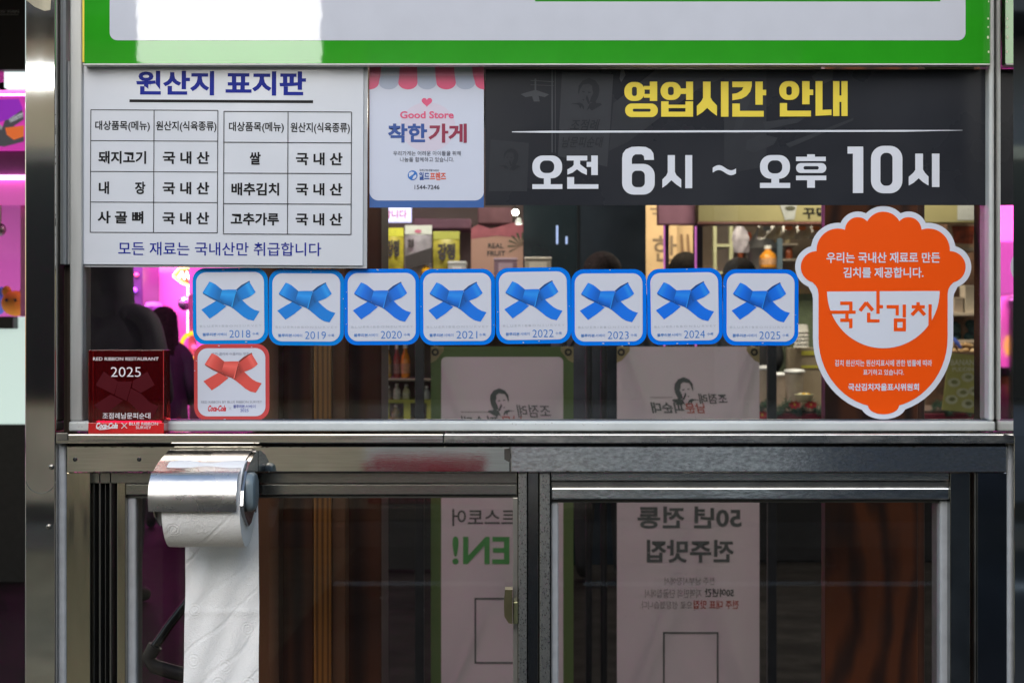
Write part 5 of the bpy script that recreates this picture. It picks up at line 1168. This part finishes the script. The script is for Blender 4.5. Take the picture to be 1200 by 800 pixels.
obj('cabinet_door', MB().pbox(931, 352, 963, 470, YC + .742, YC + .749, .002), mat('sage', None), T)
# right-hand shelf column
YR = 6.4
T = thing('wall_shelf', 'lit wall shelving at right edge of the window with stacked goods', 'shelf', tuple(C(1118, 480, YR)))
for py in (290, 366, 398): obj('shelf', MB().pbox(1086, py, 1150, py + 4, YR - .03, YR + .3, .003), mat('shelf_beige', (.55, .46, .36), .5), T)
obj('back_board', MB().pbox(1086, 262, 1150, 484, YR + .31, YR + .33), mat('shelf_back', (.24, .13, .08), .6, var=.3), T)
T = thing('food_picture', 'framed reddish food picture on the top right shelf', 'picture', tuple(C(1128, 290, YR)))
obj('picture_frame', MB().pbox(1111, 263, 1146, 290, YR, YR + .02, .003), mat('frame_peach', (.6, .42, .28), .5), T)
f = Flat(YR - .002, None, .0004); f.poly([(1115, 265), (1143, 265), (1140, 286), (1118, 285)]); obj('picture_print', f, mat('food_red', (.42, .07, .02), .4, var=.6, vscale=25), T)
for a_, b_, c_, d_, col, lb, nm in ((1131, 334, 1145, 366, (.65, .56, .44), 'white upright carton on the middle right shelf', 'tall'), (1118, 348, 1129, 366, (.45, .36, .28), 'small beige tub beside the white upright carton', 'tub')):
    T = thing('carton', lb, 'box', tuple(C((a_ + c_) / 2, d_, YR))); obj('carton_body', MB().pbox(a_, b_ + 2, c_, d_, YR, YR + .1, .003), mat('c_' + nm, col, .5), T); obj('carton_lid', MB().pbox(a_ - .3, b_, c_ + .3, b_ + 2.6, YR - .002, YR + .102, .002), mat('c_lid' + nm, tuple(v * 1.15 for v in col), .5), T)
fd = MB()
for i in range(9): p_ = C(random.uniform(1118, 1146), random.uniform(379, 397), YR + random.uniform(.02, .1)); fd.sph(p_, .035, .03, .028, 10, 6)
tag(obj('dark_cloth', fd, mat('teal_cloth', (.015, .05, .055), .8), smooth=True), 'bunched dark teal cloth on the lower right shelf', 'cloth')
T = thing('fried_food', 'heap of fried food in paper above the yellow poster', 'food', tuple(C(1128, 415, YR - .1)))
for i in range(16): p_ = C(random.uniform(1114, 1145), 413 - random.uniform(0, 10), YR - .1 + random.uniform(0, .08)); obj('food_piece', MB().sph(p_, random.uniform(.014, .024), .018, .014, 8, 6), mat('fried_%d' % (i % 2), ((.55, .34, .16), (.7, .5, .28))[i % 2], .5), T, True)
obj('food_tray', MB().pbox(1108, 412, 1148, 417, YR - .13, YR + .05), mat('tray_dark', (.15, .1, .07), .5), T)
tag(obj('blue_glove', MB().tube([tuple(C(1117, 396, YR - .12)), tuple(C(1122, 402, YR - .13)), tuple(C(1126, 408, YR - .13))], [.009, .013, .008], 10), mat('glove_blue', (.08, .14, .55), .4), smooth=True), 'bright blue glove beside the fried food', 'glove')
YQ = 5.75
T = thing('food_poster', 'tilted yellow BANANA PUDDING poster with pale dishes at lower right', 'poster', tuple(C(1124, 482, YQ)))
obj('sheet', slab([(1112, 413), (1152, 417), (1146, 484), (1104, 480)], YQ, .006), mat('poster_yellow', (.50, .46, .14), .5, var=.15, vscale=5), T)
f = Flat(YQ - .003); addtext(f, 'BANANA', (1114, 421, 1148, 428), None, YQ - .003, .03); addtext(f, 'PUDDING', (1116, 430, 1146, 435), None, YQ - .003, .03); obj('lettering', f, mat('poster_cream', (.75, .72, .5), .5), T)
f = Flat(YQ - .004, None, .0004); f2 = Flat(YQ - .010, None, .0004)
for i, (x_, y_) in enumerate(((1118, 448), (1134, 442), (1128, 460), (1142, 458), (1115, 468), (1134, 473))): f.poly(ell(x_, y_, 7.5, 5.5, 18)); f2.poly(ell(x_ + .8, y_ - .5, 4, 2.4, 14))
obj('dish_print', f, mat('dish_cream', (.62, .6, .4), .5, var=.2), T); obj('dish_print', f2, mat('dish_green', (.25, .25, .1), .5, var=.4), T)

# ---- unseen tube lamps added to light the shops
lamp('offscreen_tube_lamp', 'added unseen white tube lamp under the roof above the far goods rack', (P(525, 0, 5.0)[0], 5.0, 2.62), 1.0, (1, .92, .82), 14, M_tubew)
lamp('offscreen_tube_lamp', 'added unseen warm tube lamp under the roof above the beige banners', (P(800, 0, 6.6)[0], 6.75, 2.62), .9, (1, .88, .7), 16, M_tubew)
lamp('offscreen_tube_lamp', 'added unseen warm tube lamp under the roof above the food counter', (P(1020, 0, 5.8)[0], 5.9, 2.62), 1.6, (1, .88, .72), 21, M_tubew)

# ============================================================ PINK ARCADE (left)
pinkm = mat('pink_wall_paint', (.80, .22, .58), .6, var=.06, vscale=2)
AX0, AX1 = -6.2, -1.15
struct('arcade_wall', MB().box(AX0, AX1, 9.4, 9.5, 0, 2.74), pinkm)
struct('arcade_side_wall', MB().box(AX1, AX1 + .06, 5.7, 9.4, 0, 2.74), pinkm)
struct('arcade_ceiling', MB().box(AX0, AX1, 5.0, 9.4, 2.70, 2.74), mat('plum_ceiling', (.10, .03, .09), .6))
lamp('added_neon_lamp', 'added unseen pink neon tube lamp at the front of the arcade ceiling', (-2.6, 5.6, 2.5), 2.4, (1, .25, .75), 24, M_tubep, 50)  # unseen lamps added to fill the arcade with pink
lamp('added_neon_lamp', 'added unseen pink neon tube lamp deep in the arcade', (-3.0, 7.9, 2.5), 2.8, (1, .3, .8), 170, M_tubep, 60)  # added lamp, tilted to brighten the pink back wall
# neon wall sign
YN = 8.9
T = thing('neon_sign', 'arrow shaped yellow and white neon sign on the pink wall', 'neon sign', tuple(C(225, 335, YN)))
pts = [(203, 323), (210, 315), (222, 313), (232, 310), (262, 310), (262, 330), (230, 331), (222, 335), (213, 331)]
obj('sign_plate', slab(pts, YN, .03), mat('neon_back', (.25, .08, .03), .5), T)
obj('neon_tube', MB().tube([tuple(C(a, b, YN - .03)) for a, b in pts + [pts[0]]], .010, 8), emis('neon_yellow', (1, .72, .1), 2.6), T, True)
sc_ = [(210, 325), (213, 319), (216, 326), (219, 319), (221, 326), (225, 318), (228, 325), (231, 318), (235, 326), (240, 318)]
obj('neon_tube', MB().tube([tuple(C(a, b, YN - .04)) for a, b in sc_], .013, 8), emis('neon_white', (1, .98, .9), 3.2), T, True)
tag(obj('neon_strip', MB().cyl(tuple(C(222, 335, 9.3)), tuple(C(222, 395, 9.3)), .02, n=10), emis('neon_pinkwhite', (1, .55, .95), 2.6), smooth=True), 'vertical pinkish white neon strip under the neon sign', 'neon light')
T = thing('round_stool', 'lilac round cushion stool on the arcade wall side', 'stool', tuple(C(180, 400, 8.2)))
obj('seat', MB().lathe(C(180, 367, 8.2), [(.01, 0), (.055, .02), (.062, .05), (.05, .075), (.01, .08)], 20), mat('lilac', (.5, .18, .75), .5), T, True); obj('pedestal', MB().cyl(tuple(C(180, 367.5, 8.2)), (C(180, 0, 8.2).x, 8.2, 0), .03), M_black, T, True)
tag(obj('mirror_ball', MB().sph(C(217, 355, 8.4), .055, n=14, m=8), mat('ball_silver', (.5, .42, .55), .25, .9, var=.4, vscale=60)), 'silver faceted ball left of the blue 2018 sticker', 'ball')
def claw(x0, x1, Y, label, base, head, zbase, ztop, toys=(), plinth=.12):
    T = thing('claw_machine', label, 'claw machine', ((x0 + x1) / 2, Y + .35, 0)); d = .7; xm = (x0 + x1) / 2
    obj('base_cabinet', MB().box(x0, x1, Y, Y + d, plinth, zbase, .01), base, T)
    obj('plinth', MB().box(x0 + .01, x1 - .01, Y + .01, Y + d - .01, 0.011, plinth - .001), M_black, T)
    obj('header_box', MB().box(x0, x1, Y, Y + d, ztop - .35, ztop, .01), head, T)
    for a, b in ((x0, x0 + .04), (x1 - .04, x1)):
        obj('corner_post', MB().box(a, b, Y, Y + .04, zbase + .001, ztop - .351), mat('machine_pink', (.7, .2, .5), .4), T); obj('corner_post', MB().box(a, b, Y + d - .04, Y + d, zbase + .001, ztop - .351), mat('machine_pink', None), T)
    obj('back_panel', MB().box(x0 + .04, x1 - .04, Y + d - .03, Y + d - .01, zbase, ztop - .35), emis('machine_back_glow', (.45, .09, .36), .4), T)  # panel made to glow to boost the pink, no lamp behind it
    g = glassmat('machine_glass', dirt=.004) if 'machine_glass' not in bpy.data.materials else bpy.data.materials['machine_glass']
    obj('front_glass', MB().box(x0 + .04, x1 - .04, Y + .01, Y + .014, zbase + .001, ztop - .351), g, T)
    obj('claw', MB().cyl((xm, Y + .35, ztop - .352), (xm, Y + .35, ztop - .55), .012).sph((xm, Y + .35, ztop - .57), .035), M_bolt, T, True)
    obj('joystick', MB().cyl((xm - .1, Y - .03, zbase + .0), (xm - .1, Y - .03, zbase + .06), .008).sph((xm - .1, Y - .03, zbase + .07), .02), mat('joy_red', (.7, .03, .05), .3), T, True)
    obj('control_shelf', MB().box(x0 + .05, x1 - .05, Y - .08, Y - .001, zbase - .06, zbase, .005), M_black, T)
    for i, (u, nm) in enumerate(toys):
        q = MB().sph((x1 - .12 - u, Y + .16 + .12 * (i % 3), zbase + .07), .07, .07, .065, 14, 9)
        o = thing('plush_toy', nm[0], 'toy', (x1 - .12 - u, Y + .16 + .12 * (i % 3), zbase)); m_ = mat('plush_' + nm[1], nm[2], .9)
        obj('toy_body', q, m_, o, True)
        for sd in (-1, 1): obj('toy_ear', MB().sph((x1 - .12 - u + sd * .045, Y + .16 + .12 * (i % 3), zbase + .13), .025, .02, .03, 10, 7), m_, o, True)
        for sd in (-1, 1): obj('toy_eye', MB().sph((x1 - .12 - u + sd * .022, Y + .092 + .12 * (i % 3), zbase + .085), .008, n=8, m=6), M_black, o, True)
    return T
YM = 5.2
x0, x1 = P(-95, 0, YM)[0], P(27.5 + 6, 0, YM)[0]
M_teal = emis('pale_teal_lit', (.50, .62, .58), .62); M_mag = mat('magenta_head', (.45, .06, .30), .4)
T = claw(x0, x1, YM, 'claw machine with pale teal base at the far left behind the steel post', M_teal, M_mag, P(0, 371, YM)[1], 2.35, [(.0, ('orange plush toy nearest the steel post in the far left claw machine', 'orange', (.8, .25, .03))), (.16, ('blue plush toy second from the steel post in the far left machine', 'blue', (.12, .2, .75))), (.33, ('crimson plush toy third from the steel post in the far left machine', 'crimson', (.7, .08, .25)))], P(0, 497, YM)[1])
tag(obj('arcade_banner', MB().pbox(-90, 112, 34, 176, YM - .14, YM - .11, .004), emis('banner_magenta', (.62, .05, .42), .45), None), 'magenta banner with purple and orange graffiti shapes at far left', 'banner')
B_ = bpy.data.objects['arcade_banner']
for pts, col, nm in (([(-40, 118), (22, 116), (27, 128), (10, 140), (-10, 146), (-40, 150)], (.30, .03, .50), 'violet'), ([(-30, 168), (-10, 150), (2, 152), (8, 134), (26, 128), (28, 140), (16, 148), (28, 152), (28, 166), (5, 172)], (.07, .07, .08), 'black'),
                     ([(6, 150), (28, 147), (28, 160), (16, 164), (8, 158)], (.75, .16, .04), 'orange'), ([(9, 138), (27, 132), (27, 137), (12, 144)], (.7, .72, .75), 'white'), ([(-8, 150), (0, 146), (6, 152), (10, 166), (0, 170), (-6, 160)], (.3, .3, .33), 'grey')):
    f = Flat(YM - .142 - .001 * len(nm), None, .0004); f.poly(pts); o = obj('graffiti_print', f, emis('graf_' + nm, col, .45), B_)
tag(obj('light_panel', MB().pbox(5, 83, 60, 103, YM - .5, YM - .45), emis('panel_white', (.75, .85, .84), .9)), 'bright white lamp panel above the magenta banner', 'lamp')
tag(obj('black_sign', MB().pbox(-100, -40, 34, 82, YM - .6, YM - .55), mat('sign_black', (.012, .01, .012), .5)), 'black overhead sign with tiny white lettering at top left', 'sign')
f = Flat(YM - .602); addtext(f, 'DRAW MAN', (-12, 12, 22, 15.5), None, YM - .602, 0); f.poly(rect(-10, 17, 22, 17.5)); obj('lettering', f, mat('grey_letter', (.4, .4, .4), .5), bpy.data.objects['black_sign'])
tag(obj('neon_strip', MB().cyl(tuple(C(-90, 208, YM - .1)), tuple(C(34, 208, YM - .1)), .012, n=10), emis('neon_hotpink', (1, .35, .85), 3.0), smooth=True), 'horizontal hot pink neon strip below the magenta banner', 'neon light')
tag(obj('arcade_fascia', MB().pbox(-100, 176, 34, 206, YM - .08, YM - .05), mat('fascia_plum', (.16, .06, .14), .5)), 'dark plum fascia board between magenta banner and pink neon', 'fascia')
tag(obj('arcade_fascia', MB().pbox(-100, 211, 34, 240, YM - .08, YM - .05), emis('fascia_pink_glow', (.55, .10, .38), .5)), 'pink fascia board under the pink neon strip', 'fascia')  # board's own glow stands in for light from the neon strip
x0, x1 = P(221, 0, 7.6)[0], P(340, 0, 7.6)[0]
T = claw(x0, x1, 7.6, 'claw machine with yellow rings behind the ribbon stickers in the arcade', mat('base_plum', (.2, .05, .16), .5), emis('head_pink_glow', (.70, .12, .55), .6), P(0, 430, 7.6)[1], P(0, 318, 7.6)[1] + .0 + .2)  # header made to glow so the steel jamb mirrors pink
for cx, cy, r_ in ((228, 405, 15), (222, 452, 13)):
    rg_ = MB(); c = C(cx, cy, 7.56); rg_.tube([(c.x + r_ * k(7.56) * math.cos(R(a)), 7.55, c.z + r_ * k(7.56) * math.sin(R(a))) for a in range(0, 361, 15)], .014, 8)
    obj('yellow_ring', rg_, emis('ring_yellow', (1, .55, .02), 1.0), T, True)
for px, py, col, nm in ((222, 435, (.1, .9, .7), 'green'), (227, 406, (1, .05, .15), 'red'), (216, 430, (.1, .4, 1), 'blue')): obj('button_light', MB().sph(C(px, py, 7.54), .018), emis('led_' + nm, col, 3), T, True)
# dark pillar with coloured lights behind the hooded person
T = thing('game_cabinet', 'dark game cabinet with red and blue lights behind the hooded person', 'arcade cabinet', (P(130, 0, 8.5)[0], 8.7, 0))
obj('cabinet_body', MB().box(P(84, 0, 8.5)[0], P(167, 0, 8.5)[0], 8.5, 9.0, 0, P(0, 280, 8.5)[1], .01), mat('cabinet_violet', (.05, .02, .08), .4), T)
for px, py, r_, col, nm in ((104, 322, 3.4, (1, .08, .15), 'red'), (114, 318, 2.5, (.2, .25, 1), 'blue'), (149, 317, 3.2, (.25, .3, 1), 'blue'), (151, 326, 2, (.9, .9, 1), 'white'), (158, 340, 3, (.35, .1, .9), 'violet'), (160, 322, 2.5, (.8, .1, .3), 'red')):
    obj('button_light', MB().sph(C(px, py, 8.49), r_ * k(8.49), .02, r_ * k(8.49), 12, 8), emis('ledd_' + nm, col, 1.0), T, True)

# ============================================================ BEHIND THE CAMERA (seen only as reflections)
T = thing('opposite_building', 'dim shop building across the street reflected in the steel and glass', 'building', (0, -7, 0))
obj('wall', MB().box(-9, -.9, -7.3, -7, 0, 4.6), mat('opp_wall_tan', (.62, .54, .40), .8, var=.25, vscale=1.5), T)
obj('wall', MB().box(-.899, 1.8, -7.3, -7, 0, 4.6), mat('opp_wall_grey', (.72, .71, .69), .8, var=.25, vscale=1.5), T)
obj('shutter', MB().box(1.801, 9, -7.3, -7, 0, 4.6), mat('opp_shutter', (.12, .13, .16), .5, var=.3, vscale=1.5), T)
for i, x in enumerate((-8.6, -6.1, -3.6, -1.1, 1.4, 3.9)):
    wi = obj('window', MB().box(x, x + 2.35, -6.99, -6.95, .84, 2.3), mat('opp_window', (.02, .022, .026), .25), T); obj('window_frame', MB().box(x - .06, x + 2.41, -6.985, -6.93, 2.301, 2.38), M_bolt, wi)
obj('plinth', MB().box(-9, 9, -6.985, -6.9, 0, .22), mat('opp_dark_band', (.05, .045, .04), .8, var=.3), T)  # dark band added to keep reflections in the lower panes dark
obj('canopy', MB().box(-9, 9, -6.99, -6.3, 3.05, 3.15), mat('opp_canopy', (.10, .10, .11), .7), T)
T = thing('reflection_lightbox', 'large lit white panel added behind the camera for the green board reflection', 'sign', (-1.2, -4.1, 2.6))
obj('lightbox', MB().box(-1.55, -.80, -4.2, -4.1, 2.36, 3.7), emis('reflection_white', (1, .98, .93), 7.5), T)  # bright panel added to make the white reflection on the green board
T = thing('offscreen_tube_lamp', 'bright fluorescent tube on the street side, mirrored in left steel post', 'lamp', (-2.1, -4.1, 2.25))
obj('tube', MB().box(-2.5, -1.8, -4.16, -4.1, 2.25, 2.33), emis('tube_street', (1, 1, .97), 6), T)
obj('housing', MB().box(-2.5, -1.8, -4.2, -4.12, 2.331, 2.36), M_black, T)
T = thing('red_basket', 'red slatted plastic basket on a low table across from the stall', 'basket', (-.27, -2.75, .70))
M_rb = mat('basket_red', (.55, .02, .06), .35)
for i in range(13):
    x = -.44 + .34 * i / 12; obj('slat', MB().box(x - .007, x + .007, -2.60, -2.592, .70, .812), M_rb, T); obj('slat', MB().box(x - .007, x + .007, -2.90, -2.892, .70, .812), M_rb, T)
obj('rim', MB().box(-.46, -.08, -2.605, -2.588, .812, .824), M_rb, T); obj('rim', MB().box(-.46, -.08, -2.905, -2.888, .812, .824), M_rb, T); obj('basket_floor', MB().box(-.45, -.09, -2.9, -2.6, .695, .70), M_rb, T)
T = thing('low_table', 'plain brown low table under the red basket', 'table', (-.3, -2.8, 0))
obj('table_top', MB().box(-1.1, .25, -3.1, -2.5, .66, .693, .004), mat('table_brown', (.34, .26, .15), .5, var=.2), T)
for x in (-1.05, .2):
    for y in (-3.05, -2.55): obj('leg', MB().box(x - .02, x + .02, y - .02, y + .02, 0, .66), M_black, T)

for o in SC.objects:      # specks, grime and needles nobody could count
    if o.name.split('.')[0] in ('dirt_specks', 'joint_grime', 'edge_scuffs', 'paint_chips'): o['kind'] = 'stuff'
